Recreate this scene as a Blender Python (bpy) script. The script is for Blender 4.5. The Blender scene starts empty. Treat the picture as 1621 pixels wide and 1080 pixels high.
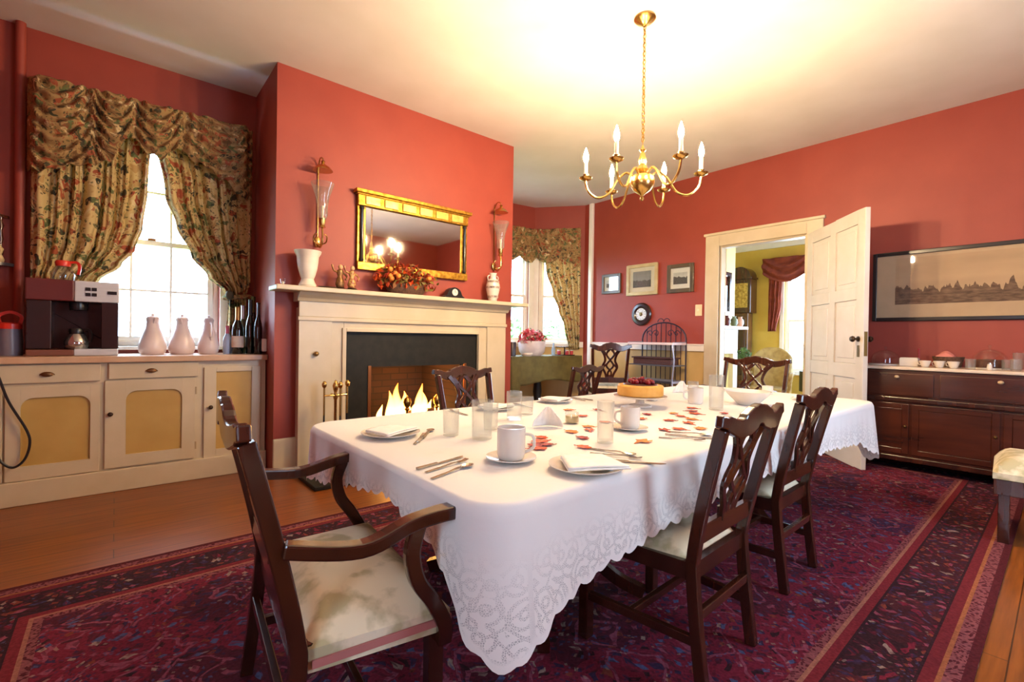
import bpy, math, random
from mathutils import Vector, Matrix
random.seed(7)
PI = math.pi
sc = bpy.context.scene
COL = sc.collection

# ---------------------------------------------------------------- helpers
def lin(r, g, b):
    f = lambda c: ((c/255+0.055)/1.055)**2.4 if c > 10 else c/255/12.92
    return (f(r), f(g), f(b), 1.0)

class MB:
    """collects geometry that becomes ONE mesh object"""
    def __init__(s): s.v = []; s.f = []
    def add(s, vs, fs):
        o = len(s.v); s.v += [tuple(p) for p in vs]; s.f += [tuple(i+o for i in f) for f in fs]; return s
    def box(s, x0, x1, y0, y1, z0, z1):
        return s.add([(x0,y0,z0),(x1,y0,z0),(x1,y1,z0),(x0,y1,z0),(x0,y0,z1),(x1,y0,z1),(x1,y1,z1),(x0,y1,z1)],
                     [(0,3,2,1),(4,5,6,7),(0,1,5,4),(1,2,6,5),(2,3,7,6),(3,0,4,7)])
    def sweep(s, pts, w, h, up=(0,0,1), caps=True):
        """rectangular section w (sideways) x h (along up) along a path; w, h may be lists"""
        P = [Vector(p) for p in pts]; n = len(P); U = Vector(up)
        vs = []
        for i, p in enumerate(P):
            t = (P[min(i+1,n-1)]-P[max(i-1,0)]).normalized()
            sd = t.cross(U)
            if sd.length < 1e-5: sd = t.cross(Vector((1,0,0)))
            sd.normalize(); uu = sd.cross(t).normalized()
            ww = w[i] if isinstance(w,(list,tuple)) else w; hh = h[i] if isinstance(h,(list,tuple)) else h
            vs += [p-sd*ww/2-uu*hh/2, p+sd*ww/2-uu*hh/2, p+sd*ww/2+uu*hh/2, p-sd*ww/2+uu*hh/2]
        fs = [(4*i+k, 4*i+(k+1)%4, 4*i+4+(k+1)%4, 4*i+4+k) for i in range(n-1) for k in range(4)]
        if caps: fs += [(3,2,1,0), (4*n-4,4*n-3,4*n-2,4*n-1)]
        return s.add(vs, fs)
    def tube(s, pts, r, n=8, closed=False):
        P = [Vector(p) for p in pts]; m = len(P); vs = []; prev = None
        for i, p in enumerate(P):
            if closed: t = (P[(i+1)%m]-P[i-1]).normalized()
            else: t = (P[min(i+1,m-1)]-P[max(i-1,0)]).normalized()
            a = prev if prev is not None else (Vector((0,0,1)) if abs(t.z) < .9 else Vector((1,0,0)))
            a = (a-t*a.dot(t)).normalized(); prev = a; b = t.cross(a)
            rr = r[i] if isinstance(r,(list,tuple)) else r
            vs += [p+(a*math.cos(2*PI*k/n)+b*math.sin(2*PI*k/n))*rr for k in range(n)]
        q = m if closed else m-1
        fs = [(n*i+k, n*i+(k+1)%n, n*((i+1)%m)+(k+1)%n, n*((i+1)%m)+k) for i in range(q) for k in range(n)]
        if not closed: fs += [tuple(range(n))[::-1], tuple(range(n*(m-1), n*m))]
        return s.add(vs, fs)
    def lathe(s, prof, c=(0,0,0), n=24, sx=1, sy=1):
        vs = []; m = len(prof)
        for r, z in prof:
            vs += [(c[0]+r*sx*math.cos(2*PI*k/n), c[1]+r*sy*math.sin(2*PI*k/n), c[2]+z) for k in range(n)]
        fs = [(n*i+k, n*i+(k+1)%n, n*i+n+(k+1)%n, n*i+n+k) for i in range(m-1) for k in range(n)]
        if prof[0][0] > 1e-4: fs.append(tuple(range(n))[::-1])
        if prof[-1][0] > 1e-4: fs.append(tuple(range(n*(m-1), n*m)))
        return s.add(vs, fs)
    def prism(s, poly, d0, d1, plane='xz'):
        """extrude a 2D outline: plane xz -> along y, xy -> along z, yz -> along x"""
        n = len(poly)
        mk = {'xz': lambda a,b,d:(a,d,b), 'xy': lambda a,b,d:(a,b,d), 'yz': lambda a,b,d:(d,a,b)}[plane]
        vs = [mk(a,b,d0) for a,b in poly]+[mk(a,b,d1) for a,b in poly]
        return s.add(vs, [tuple(range(n)), tuple(range(n,2*n))[::-1]]+[(i,i+n,(i+1)%n+n,(i+1)%n) for i in range(n)])
    def sphere(s, c, rx, ry=None, rz=None, n=14, m=8):
        ry = ry or rx; rz = rz or rx
        vs = [(c[0]+rx*math.sin(PI*i/m)*math.cos(2*PI*k/n), c[1]+ry*math.sin(PI*i/m)*math.sin(2*PI*k/n), c[2]+rz*math.cos(PI*i/m)) for i in range(m+1) for k in range(n)]
        return s.add(vs, [(n*i+k, n*i+n+k, n*i+n+(k+1)%n, n*i+(k+1)%n) for i in range(m) for k in range(n)])
    def grid(s, fn, nu, nv, wrap=False):
        vs = [fn(i/nu, j/nv) for j in range(nv+1) for i in range(nu if wrap else nu+1)]
        w = nu if wrap else nu+1
        fs = [(j*w+i, j*w+(i+1)%w, (j+1)*w+(i+1)%w, (j+1)*w+i) for j in range(nv) for i in range(nu)]
        return s.add(vs, fs)
    def frame(s, x0, x1, z0, z1, w, d0, d1):
        """rectangular picture-frame outline in xz with depth d0..d1 (y)"""
        s.box(x0,x0+w,d0,d1,z0,z1); s.box(x1-w,x1,d0,d1,z0,z1); s.box(x0+w,x1-w,d0,d1,z0,z0+w); s.box(x0+w,x1-w,d0,d1,z1-w,z1); return s
    def build(s, name, mat, parent=None, smooth=True, bevel=0, solid=0, subd=0, loc=None, rotz=0):
        me = bpy.data.meshes.new(name); me.from_pydata(s.v, [], s.f)
        import bmesh
        bm = bmesh.new(); bm.from_mesh(me)
        bmesh.ops.remove_doubles(bm, verts=bm.verts, dist=1e-5)
        if not solid: bmesh.ops.recalc_face_normals(bm, faces=bm.faces)
        bm.to_mesh(me); bm.free()
        me.materials.append(mat)
        if smooth:
            me.polygons.foreach_set('use_smooth', [True]*len(me.polygons)); me.set_sharp_from_angle(angle=math.radians(38))
        o = bpy.data.objects.new(name, me); COL.objects.link(o)
        if parent is not None: o.parent = parent
        if loc is not None: o.location = loc
        o.rotation_euler.z = rotz
        if bevel:
            b = o.modifiers.new('Bevel','BEVEL'); b.width = bevel; b.segments = 2; b.limit_method = 'ANGLE'; b.angle_limit = math.radians(40)
        if solid:
            b = o.modifiers.new('Solid','SOLIDIFY'); b.thickness = solid; b.offset = 0
        if subd:
            b = o.modifiers.new('Sub','SUBSURF'); b.levels = subd; b.render_levels = subd
        return o

def tag(o, label, cat, group=None):
    o['label'] = label; o['category'] = cat
    if group: o['group'] = group
    return o
def thing(name, label, cat, loc=(0,0,0), rotz=0, group=None):
    o = bpy.data.objects.new(name, None); o.empty_display_size = .1; COL.objects.link(o)
    o.location = loc; o.rotation_euler.z = rotz
    return tag(o, label, cat, group)
def dup(root, loc, rotz, label, group=None, scale=None):
    r = root.copy(); COL.objects.link(r); r.location = loc; r.rotation_euler.z = rotz; r['label'] = label
    if group: r['group'] = group
    elif 'group' in r.keys(): del r['group']
    if scale: r.scale = scale
    for ch in list(root.children):
        c = ch.copy(); COL.objects.link(c); c.parent = r
        for g in list(ch.children):
            d = g.copy(); COL.objects.link(d); d.parent = c
    return r
def struct(o): o['kind'] = 'structure'; return o
def smoothpath(pts, k=6):
    """Catmull-Rom through the control points"""
    P = [Vector(p) for p in pts]; out = []
    for i in range(len(P)-1):
        a = P[max(i-1,0)]; b = P[i]; c = P[i+1]; d = P[min(i+2,len(P)-1)]
        for j in range(k):
            t = j/k
            out.append(0.5*((2*b)+(c-a)*t+(2*a-5*b+4*c-d)*t*t+(3*b-a-3*c+d)*t**3))
    out.append(P[-1]); return out
def interp(tab, x):
    if x <= tab[0][0]: return tab[0][1]
    for (a, va), (b, vb) in zip(tab, tab[1:]):
        if x <= b:
            t = (x-a)/(b-a); t = t*t*(3-2*t); return va+(vb-va)*t
    return tab[-1][1]

# ---------------------------------------------------------------- materials
def newmat(name):
    m = bpy.data.materials.new(name); m.use_nodes = True
    return m, m.node_tree.nodes, m.node_tree.links, m.node_tree.nodes['Principled BSDF']
def M(name, c, rough=.5, metal=0, c2=None, scale=8, bump=0, stretch=(1,1,1), coat=0, spec=.5, detail=4, lo=.35, hi=.65):
    """plain or noise-varied principled material"""
    m, N, L, b = newmat(name)
    b.inputs['Base Color'].default_value = c; b.inputs['Roughness'].default_value = rough; b.inputs['Metallic'].default_value = metal
    b.inputs['Coat Weight'].default_value = coat; b.inputs['Coat Roughness'].default_value = .12; b.inputs['Specular IOR Level'].default_value = spec
    tc = N.new('ShaderNodeTexCoord'); mp = N.new('ShaderNodeMapping'); mp.inputs['Scale'].default_value = stretch
    L.new(tc.outputs['Object'], mp.inputs['Vector'])
    nz = N.new('ShaderNodeTexNoise'); nz.inputs['Scale'].default_value = scale; nz.inputs['Detail'].default_value = detail
    L.new(mp.outputs[0], nz.inputs['Vector'])
    if c2 is None: c2 = tuple(x*.93 for x in c[:3])+(1,)
    rp = N.new('ShaderNodeValToRGB'); rp.color_ramp.elements[0].position = lo; rp.color_ramp.elements[1].position = hi
    rp.color_ramp.elements[0].color = c; rp.color_ramp.elements[1].color = c2
    L.new(nz.outputs['Fac'], rp.inputs['Fac']); L.new(rp.outputs['Color'], b.inputs['Base Color'])
    if bump:
        bp = N.new('ShaderNodeBump'); bp.inputs['Strength'].default_value = bump; bp.inputs['Distance'].default_value = .01
        L.new(nz.outputs['Fac'], bp.inputs['Height']); L.new(bp.outputs[0], b.inputs['Normal'])
    return m
def ramp(N, stops, const=False):
    r = N.new('ShaderNodeValToRGB'); e = r.color_ramp.elements
    while len(e) < len(stops): e.new(.5)
    for q, (p, c) in zip(e, stops): q.position = p; q.color = c
    if const: r.color_ramp.interpolation = 'CONSTANT'
    return r
def mixc(N, L, fac, a, b):
    x = N.new('ShaderNodeMix'); x.data_type = 'RGBA'
    if isinstance(fac, float): x.inputs[0].default_value = fac
    else: L.new(fac, x.inputs[0])
    for k, s in ((6,a),(7,b)):
        if isinstance(s, tuple): x.inputs[k].default_value = s
        else: L.new(s, x.inputs[k])
    return x.outputs[2]
def mth(N, L, op, a, b=None, clamp=False):
    x = N.new('ShaderNodeMath'); x.operation = op; x.use_clamp = clamp
    for k, s in ((0,a),(1,b)):
        if s is None: continue
        if isinstance(s,(int,float)): x.inputs[k].default_value = s
        else: L.new(s, x.inputs[k])
    return x.outputs[0]

def glass_mat(name, tint=(1,1,1,1), refl=.12, rough=.02, milk=0):
    """thin clear glass: see-through with a fresnel reflection"""
    m, N, L, b = newmat(name); N.remove(b)
    t = N.new('ShaderNodeBsdfTransparent'); t.inputs[0].default_value = tint
    g = N.new('ShaderNodeBsdfGlossy'); g.inputs['Roughness'].default_value = rough
    fr = N.new('ShaderNodeLayerWeight'); fr.inputs[0].default_value = .2
    f = mth(N, L, 'MULTIPLY', fr.outputs['Facing'], .25); f = mth(N, L, 'ADD', f, refl, True)
    x = N.new('ShaderNodeMixShader'); L.new(f, x.inputs[0]); L.new(t.outputs[0], x.inputs[1]); L.new(g.outputs[0], x.inputs[2])
    out = x.outputs[0]
    if milk:
        d = N.new('ShaderNodeBsdfTranslucent'); d.inputs[0].default_value = (.62,.62,.58,1); d2 = N.new('ShaderNodeBsdfDiffuse'); d2.inputs[0].default_value = (.62,.62,.58,1)
        a = N.new('ShaderNodeMixShader'); L.new(d.outputs[0], a.inputs[1]); L.new(d2.outputs[0], a.inputs[2])
        y = N.new('ShaderNodeMixShader'); L.new(mth(N, L, 'ADD', milk*.5, mth(N, L, 'MULTIPLY', fr.outputs['Facing'], milk), True), y.inputs[0]); L.new(out, y.inputs[1]); L.new(a.outputs[0], y.inputs[2]); out = y.outputs[0]
    L.new(out, N['Material Output'].inputs[0]); return m
def emit_mat(name, c, s):
    m, N, L, b = newmat(name); b.inputs['Base Color'].default_value = c
    b.inputs['Emission Color'].default_value = c; b.inputs['Emission Strength'].default_value = s; return m

RED = M('red_wall_paint', lin(151,62,46), .55, c2=lin(145,57,42), scale=3, bump=.02)
CEIL = M('ceiling_plaster', lin(214,206,196), .8, c2=lin(208,200,188), scale=2, bump=.03)
CREAM = M('cream_gloss_paint', lin(204,188,158), .35, c2=lin(197,180,148), scale=5)
WHITE_TRIM = M('white_trim_paint', lin(240,232,220), .35, c2=lin(232,224,210), scale=5)
DOORP = M('door_white_paint', lin(212,204,194), .25, c2=lin(206,198,186), scale=5)
WAINS = M('wainscot_buff_paint', lin(206,172,110), .5, c2=lin(196,162,100), scale=4)
YPANEL = M('mustard_panel_paint', lin(190,154,84), .5, c2=lin(182,145,74), scale=5)
YWALL = M('yellow_wall_paint', lin(214,182,84), .6, c2=lin(206,172,74), scale=3)
MAHOG = M('dark_mahogany', lin(46,20,12), .22, c2=lin(66,30,17), scale=14, stretch=(1,1,.12), coat=.5)
MAHOGR = M('red_mahogany', lin(58,26,15), .22, c2=lin(80,36,20), scale=10, stretch=(.15,.15,1), coat=.4)
BRASS = M('polished_brass', lin(204,168,98), .25, 1, c2=lin(186,148,80), scale=10)
GOLD = M('gilded_wood', lin(200,156,60), .35, .85, c2=lin(150,104,32), scale=30, bump=.2)
BLACKM = M('black_iron', lin(26,24,24), .4, .5)
SLATE = M('dark_slate', lin(27,25,20), .55, c2=lin(36,33,26), scale=12, spec=.25)
SILVER = M('silver_plate', lin(200,196,190), .2, 1)
STEEL = M('brushed_steel', lin(206,210,216), .3, .2, stretch=(1,1,20))
PORC = M('white_porcelain', lin(220,210,196), .15, spec=.6)
CERAM = M('blush_white_ceramic', lin(226,210,206), .3, c2=lin(216,198,194), scale=6)
LINEN = M('white_linen', lin(244,238,228), .8, c2=lin(236,230,218), scale=40, bump=.05)
SEATF = M('cream_floral_upholstery', lin(222,208,176), .8, c2=lin(178,166,128), scale=9, bump=.08, lo=.48, hi=.60)
GREENC = M('olive_tablecloth', lin(112,104,58), .8, c2=lin(96,88,48), scale=9)
GLASS = glass_mat('clear_glass', (.97,.98,.97,1), .05)
CUTG = glass_mat('etched_tumbler_glass', (.97,.98,.97,1), .03, .05, .22)
PANE = glass_mat('window_pane_glass', (.98,.99,1,1), .03)
MIRR, _N, _L, _b = newmat('mirror_silvering'); _b.inputs['Base Color'].default_value = (.82,.8,.78,1); _b.inputs['Metallic'].default_value = 1; _b.inputs['Roughness'].default_value = .03
BULB = emit_mat('candle_bulb', (1,.72,.41,1), 1250)
REDPL = M('red_plastic', lin(214,52,34), .35)
BLACKPL = M('black_plastic', lin(24,22,24), .3)
BURG = M('burgundy_enamel', lin(98,40,38), .3)
MARB = M('pale_stone_top', lin(224,206,184), .3, c2=lin(206,184,160), scale=6)
LEAFM = [M('leaf_'+n, lin(*c), .6, c2=lin(*c2), scale=30) for n, c, c2 in (('orange',(212,84,14),(190,60,10)),('red',(168,18,10),(130,10,8)),('amber',(222,126,22),(206,100,16)),('rust',(176,56,14),(150,40,12)))]

def wood_floor():
    m, N, L, b = newmat('pine_floorboards')
    tc = N.new('ShaderNodeTexCoord')
    br = N.new('ShaderNodeTexBrick'); br.inputs['Scale'].default_value = 1
    br.inputs['Brick Width'].default_value = 2.6; br.inputs['Row Height'].default_value = .13; br.inputs['Mortar Size'].default_value = .0025
    br.inputs['Color1'].default_value = lin(146,80,27); br.inputs['Color2'].default_value = lin(132,68,21); br.inputs['Mortar'].default_value = lin(70,34,12)
    br.inputs['Bias'].default_value = -.1
    L.new(tc.outputs['Object'], br.inputs['Vector'])
    mp = N.new('ShaderNodeMapping'); mp.inputs['Scale'].default_value = (1.2,16,1); L.new(tc.outputs['Object'], mp.inputs[0])
    nz = N.new('ShaderNodeTexNoise'); nz.inputs['Scale'].default_value = 3; nz.inputs['Detail'].default_value = 6; L.new(mp.outputs[0], nz.inputs['Vector'])
    r = ramp(N, [(.3,(.55,.5,.42,1)),(.7,(1,1,1,1))]); L.new(nz.outputs['Fac'], r.inputs[0])
    x = N.new('ShaderNodeMix'); x.data_type = 'RGBA'; x.blend_type = 'MULTIPLY'; x.inputs[0].default_value = 1
    L.new(br.outputs['Color'], x.inputs[6]); L.new(r.outputs[0], x.inputs[7]); L.new(x.outputs[2], b.inputs['Base Color'])
    b.inputs['Roughness'].default_value = .32; return m
FLOORM = wood_floor()

RUG = (-.65, 6.10, .2, 3.14)
def rug_mat():
    m, N, L, b = newmat('persian_rug_wool')
    tc = N.new('ShaderNodeTexCoord'); sp = N.new('ShaderNodeSeparateXYZ'); L.new(tc.outputs['Object'], sp.inputs[0])
    x0, x1, y0, y1 = RUG; w, h = x1-x0, y1-y0
    ax = mth(N,L,'SUBTRACT', w/2, mth(N,L,'ABSOLUTE', sp.outputs[0])); ay = mth(N,L,'SUBTRACT', h/2, mth(N,L,'ABSOLUTE', sp.outputs[1]))
    d = mth(N,L,'MINIMUM', ax, ay)
    mp = N.new('ShaderNodeMapping'); mp.inputs['Scale'].default_value = (1,1,1); L.new(tc.outputs['Object'], mp.inputs[0])
    ns = N.new('ShaderNodeTexNoise'); ns.inputs['Scale'].default_value = 5; L.new(mp.outputs[0], ns.inputs['Vector'])
    wv = mixc(N, L, .16, mp.outputs[0], ns.outputs['Color'])
    def vor(scale, feature='F1', metric='MANHATTAN', src=None):
        v = N.new('ShaderNodeTexVoronoi'); v.inputs['Scale'].default_value = scale; v.feature = feature; v.voronoi_dimensions = '2D'
        if feature != 'DISTANCE_TO_EDGE': v.distance = metric
        L.new(src or wv, v.inputs['Vector']); return v
    crim, wine, navy, blue, ivory, rose, black, rust = [lin(*c) for c in ((132,30,54),(84,24,44),(40,38,74),(78,96,140),(172,146,132),(160,78,100),(28,20,28),(142,66,48))]
    v1 = vor(4.6); v2 = vor(25); v3 = vor(58)
    s1 = N.new('ShaderNodeSeparateColor'); L.new(v1.outputs['Color'], s1.inputs[0])
    s2 = N.new('ShaderNodeSeparateColor'); L.new(v2.outputs['Color'], s2.inputs[0])
    s3 = N.new('ShaderNodeSeparateColor'); L.new(v3.outputs['Color'], s3.inputs[0])
    ground = ramp(N, [(0,crim),(.5,wine),(.72,crim),(.9,lin(64,36,72))], True); L.new(s1.outputs[0], ground.inputs[0])
    mot = ramp(N, [(0,navy),(.2,blue),(.36,wine),(.52,rose),(.64,black),(.8,rust),(.93,ivory)], True); L.new(s2.outputs[0], mot.inputs[0])
    f2 = mth(N,L,'LESS_THAN', v2.outputs['Distance'], .36)
    fld = mixc(N, L, f2, ground.outputs[0], mot.outputs[0])
    ringf = mth(N,L,'LESS_THAN', mth(N,L,'ABSOLUTE', mth(N,L,'SUBTRACT', v1.outputs['Distance'], .42)), .035)
    fld = mixc(N, L, ringf, fld, rose)
    sm = ramp(N, [(0,wine),(.35,navy),(.55,crim),(.75,black),(.88,blue),(.96,ivory)], True); L.new(s3.outputs[1], sm.inputs[0])
    f3 = mth(N,L,'LESS_THAN', v3.outputs['Distance'], .4)
    fld = mixc(N, L, mth(N,L,'MULTIPLY', f3, .62), fld, sm.outputs[0])
    bg = ramp(N, [(0,black),(.3,lin(58,22,30)),(.6,lin(40,30,36)),(.8,lin(74,30,36))], True); L.new(s1.outputs[1], bg.inputs[0])
    bm_ = ramp(N, [(0,rust),(.2,crim),(.4,ivory),(.5,navy),(.7,rose),(.85,black)], True); L.new(s2.outputs[1], bm_.inputs[0])
    brd = mixc(N, L, f2, bg.outputs[0], bm_.outputs[0])
    brd = mixc(N, L, mth(N,L,'MULTIPLY', f3, .5), brd, sm.outputs[0])
    guard = mixc(N, L, f3, lin(150,84,88), lin(84,26,36))
    def band(a, c): return mth(N,L,'MULTIPLY', mth(N,L,'GREATER_THAN', d, a), mth(N,L,'LESS_THAN', d, c))
    col = mixc(N, L, mth(N,L,'GREATER_THAN', d, .43), brd, fld)
    for a, c, cc in ((0,.03,lin(84,22,30)),(.03,.075,guard),(.075,.09,lin(176,106,66)),(.09,.13,lin(120,34,42)),(.13,.14,black),(.34,.35,black),(.35,.385,lin(132,36,46)),(.385,.4,lin(176,116,96)),(.4,.43,guard)):
        col = mixc(N, L, band(a,c), col, cc)
    fine = N.new('ShaderNodeTexNoise'); fine.inputs['Scale'].default_value = 90; L.new(tc.outputs['Object'], fine.inputs['Vector'])
    fr = ramp(N, [(.3,(.7,.7,.7,1)),(.7,(1.15,1.15,1.15,1))]); L.new(fine.outputs['Fac'], fr.inputs[0])
    x = N.new('ShaderNodeMix'); x.data_type = 'RGBA'; x.blend_type = 'MULTIPLY'; x.inputs[0].default_value = 1
    col = mixc(N, L, .45, col, lin(64,32,34))
    L.new(col, x.inputs[6]); L.new(fr.outputs[0], x.inputs[7]); L.new(x.outputs[2], b.inputs['Base Color'])
    b.inputs['Roughness'].default_value = .95; b.inputs['Specular IOR Level'].default_value = .1
    bp = N.new('ShaderNodeBump'); bp.inputs['Strength'].default_value = .3; bp.inputs['Distance'].default_value = .004; L.new(fine.outputs['Fac'], bp.inputs['Height']); L.new(bp.outputs[0], b.inputs['Normal'])
    return m

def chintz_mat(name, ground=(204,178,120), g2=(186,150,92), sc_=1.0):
    m, N, L, b = newmat(name)
    tc = N.new('ShaderNodeTexCoord')
    nz = N.new('ShaderNodeTexNoise'); nz.inputs['Scale'].default_value = 6*sc_; nz.inputs['Detail'].default_value = 2; L.new(tc.outputs['Object'], nz.inputs['Vector'])
    wv = mixc(N, L, .18, tc.outputs['Object'], nz.outputs['Color'])
    def vor(s):
        v = N.new('ShaderNodeTexVoronoi'); v.inputs['Scale'].default_value = s; L.new(wv, v.inputs['Vector'])
        q = N.new('ShaderNodeSeparateColor'); L.new(v.outputs['Color'], q.inputs[0]); return v, q
    v1, q1 = vor(22*sc_); v2, q2 = vor(48*sc_)
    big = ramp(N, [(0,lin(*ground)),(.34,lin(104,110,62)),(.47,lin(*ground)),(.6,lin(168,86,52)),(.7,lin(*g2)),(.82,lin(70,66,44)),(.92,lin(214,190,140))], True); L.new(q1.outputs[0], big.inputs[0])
    f1 = mth(N,L,'LESS_THAN', v1.outputs['Distance'], .58)
    c = mixc(N, L, f1, lin(*ground), big.outputs[0])
    sm = ramp(N, [(0,lin(*g2)),(.3,lin(78,84,46)),(.5,lin(*ground)),(.7,lin(150,72,44)),(.86,lin(58,48,34))], True); L.new(q2.outputs[1], sm.inputs[0])
    f2 = mth(N,L,'LESS_THAN', v2.outputs['Distance'], .42)
    c = mixc(N, L, mth(N,L,'MULTIPLY', f2, .75), c, sm.outputs[0])
    L.new(c, b.inputs['Base Color']); b.inputs['Roughness'].default_value = .75
    tr = N.new('ShaderNodeBsdfTranslucent'); L.new(c, tr.inputs[0])
    x = N.new('ShaderNodeMixShader'); x.inputs[0].default_value = .18; L.new(b.outputs[0], x.inputs[1]); L.new(tr.outputs[0], x.inputs[2])
    L.new(x.outputs[0], N['Material Output'].inputs[0]); return m
CHINTZ = chintz_mat('floral_chintz')
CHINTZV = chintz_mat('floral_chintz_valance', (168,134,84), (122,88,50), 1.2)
REDCUR = M('red_curtain_cloth', lin(140,60,36), .8, c2=lin(112,42,26), scale=8)

def cloth_mat():
    m, N, L, b = newmat('lace_tablecloth_fabric')
    b.inputs['Base Color'].default_value = lin(246,240,232); b.inputs['Roughness'].default_value = .85
    at = N.new('ShaderNodeAttribute'); at.attribute_name = 'lace'
    sp = N.new('ShaderNodeSeparateColor'); L.new(at.outputs['Color'], sp.inputs[0])     # r along hem, g drop 0..1, b lace amount
    tc = N.new('ShaderNodeTexCoord')
    uv = N.new('ShaderNodeUVMap'); uv.uv_map = 'UVMap'
    v = N.new('ShaderNodeTexVoronoi'); v.feature = 'DISTANCE_TO_EDGE'; v.inputs['Scale'].default_value = 16; v.voronoi_dimensions = '2D'; L.new(uv.outputs[0], v.inputs['Vector'])
    v2 = N.new('ShaderNodeTexVoronoi'); v2.inputs['Scale'].default_value = 13; v2.voronoi_dimensions = '2D'; L.new(uv.outputs[0], v2.inputs['Vector'])
    net = N.new('ShaderNodeTexVoronoi'); net.feature = 'DISTANCE_TO_EDGE'; net.inputs['Scale'].default_value = 190; net.voronoi_dimensions = '2D'; L.new(uv.outputs[0], net.inputs['Vector'])
    holes = mth(N,L,'GREATER_THAN', net.outputs['Distance'], .16)
    ring = mth(N,L,'LESS_THAN', mth(N,L,'ABSOLUTE', mth(N,L,'SUBTRACT', mth(N,L,'FRACT', mth(N,L,'MULTIPLY', v2.outputs['Distance'], 3.2)), .5)), .2)
    edge = mth(N,L,'LESS_THAN', v.outputs['Distance'], .06)
    pat = mth(N,L,'MAXIMUM', ring, edge)
    al = mth(N,L,'MULTIPLY', holes, pat); al = mth(N,L,'MULTIPLY', al, sp.outputs[2])
    al = mth(N,L,'MULTIPLY', al, .42)
    nz = N.new('ShaderNodeTexNoise'); nz.inputs['Scale'].default_value = 60; L.new(tc.outputs['Object'], nz.inputs['Vector'])
    hgt = mth(N,L,'ADD', mth(N,L,'MULTIPLY', pat, sp.outputs[2]), mth(N,L,'MULTIPLY', nz.outputs['Fac'], .3))
    bp = N.new('ShaderNodeBump'); bp.inputs['Strength'].default_value = .25; bp.inputs['Distance'].default_value = .004; L.new(hgt, bp.inputs['Height']); L.new(bp.outputs[0], b.inputs['Normal'])
    tl = N.new('ShaderNodeBsdfTranslucent'); tl.inputs[0].default_value = lin(246,240,232)
    x1 = N.new('ShaderNodeMixShader'); x1.inputs[0].default_value = .15; L.new(b.outputs[0], x1.inputs[1]); L.new(tl.outputs[0], x1.inputs[2])
    t = N.new('ShaderNodeBsdfTransparent'); x = N.new('ShaderNodeMixShader'); L.new(al, x.inputs[0]); L.new(x1.outputs[0], x.inputs[1]); L.new(t.outputs[0], x.inputs[2])
    L.new(x.outputs[0], N['Material Output'].inputs[0]); return m

def brick_mat():
    m, N, L, b = newmat('sooty_firebrick')
    tc = N.new('ShaderNodeTexCoord'); mp = N.new('ShaderNodeMapping'); mp.inputs['Rotation'].default_value = (PI/2,0,0); L.new(tc.outputs['Object'], mp.inputs[0])
    br = N.new('ShaderNodeTexBrick'); br.inputs['Scale'].default_value = 1; br.inputs['Brick Width'].default_value = .22; br.inputs['Row Height'].default_value = .075; br.inputs['Mortar Size'].default_value = .008
    br.inputs['Color1'].default_value = lin(52,34,23); br.inputs['Color2'].default_value = lin(42,27,18); br.inputs['Mortar'].default_value = lin(32,24,18)
    L.new(mp.outputs[0], br.inputs['Vector']); L.new(br.outputs['Color'], b.inputs['Base Color']); b.inputs['Roughness'].default_value = .9; return m
BRICK = brick_mat()

def print_mat(name, sky, dark, mid, hz, amp, freq):
    """old engraving: pale sky above a ragged dark skyline (flat artwork behind glass)"""
    m, N, L, b = newmat(name)
    tc = N.new('ShaderNodeTexCoord'); sp = N.new('ShaderNodeSeparateXYZ'); L.new(tc.outputs['Generated'], sp.inputs[0])
    u = mth(N,L,'ADD', sp.outputs[0], 0.0)
    nx = N.new('ShaderNodeTexNoise'); nx.noise_dimensions = '1D'; nx.inputs['Scale'].default_value = freq; nx.inputs['Detail'].default_value = 8; L.new(u, nx.inputs['W'])
    lim = mth(N,L,'ADD', mth(N,L,'MULTIPLY', mth(N,L,'SUBTRACT', nx.outputs['Fac'], .5), amp), hz)
    f = mth(N,L,'LESS_THAN', sp.outputs[2], lim)
    n2 = N.new('ShaderNodeTexNoise'); n2.inputs['Scale'].default_value = 22; n2.inputs['Detail'].default_value = 8; L.new(tc.outputs['Generated'], n2.inputs['Vector'])
    r = ramp(N, [(.3,dark),(.7,mid)]); L.new(n2.outputs['Fac'], r.inputs[0])
    n3 = N.new('ShaderNodeTexNoise'); n3.inputs['Scale'].default_value = 3; L.new(tc.outputs['Generated'], n3.inputs['Vector'])
    s2 = ramp(N, [(.3,sky),(.8,tuple(x*.75 for x in sky[:3])+(1,))]); L.new(n3.outputs['Fac'], s2.inputs[0])
    L.new(mixc(N, L, f, s2.outputs[0], r.outputs[0]), b.inputs['Base Color']); b.inputs['Roughness'].default_value = .7; return m

# ---------------------------------------------------------------- measures of the room (metres)
H = 3.531; YF = 4.396; YW = 5.19; XD = 6.272; YC = 4.618
XW, YB = -1.7, -1.7
CL, CR = 1.04, 3.69            # chimney breast

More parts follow.
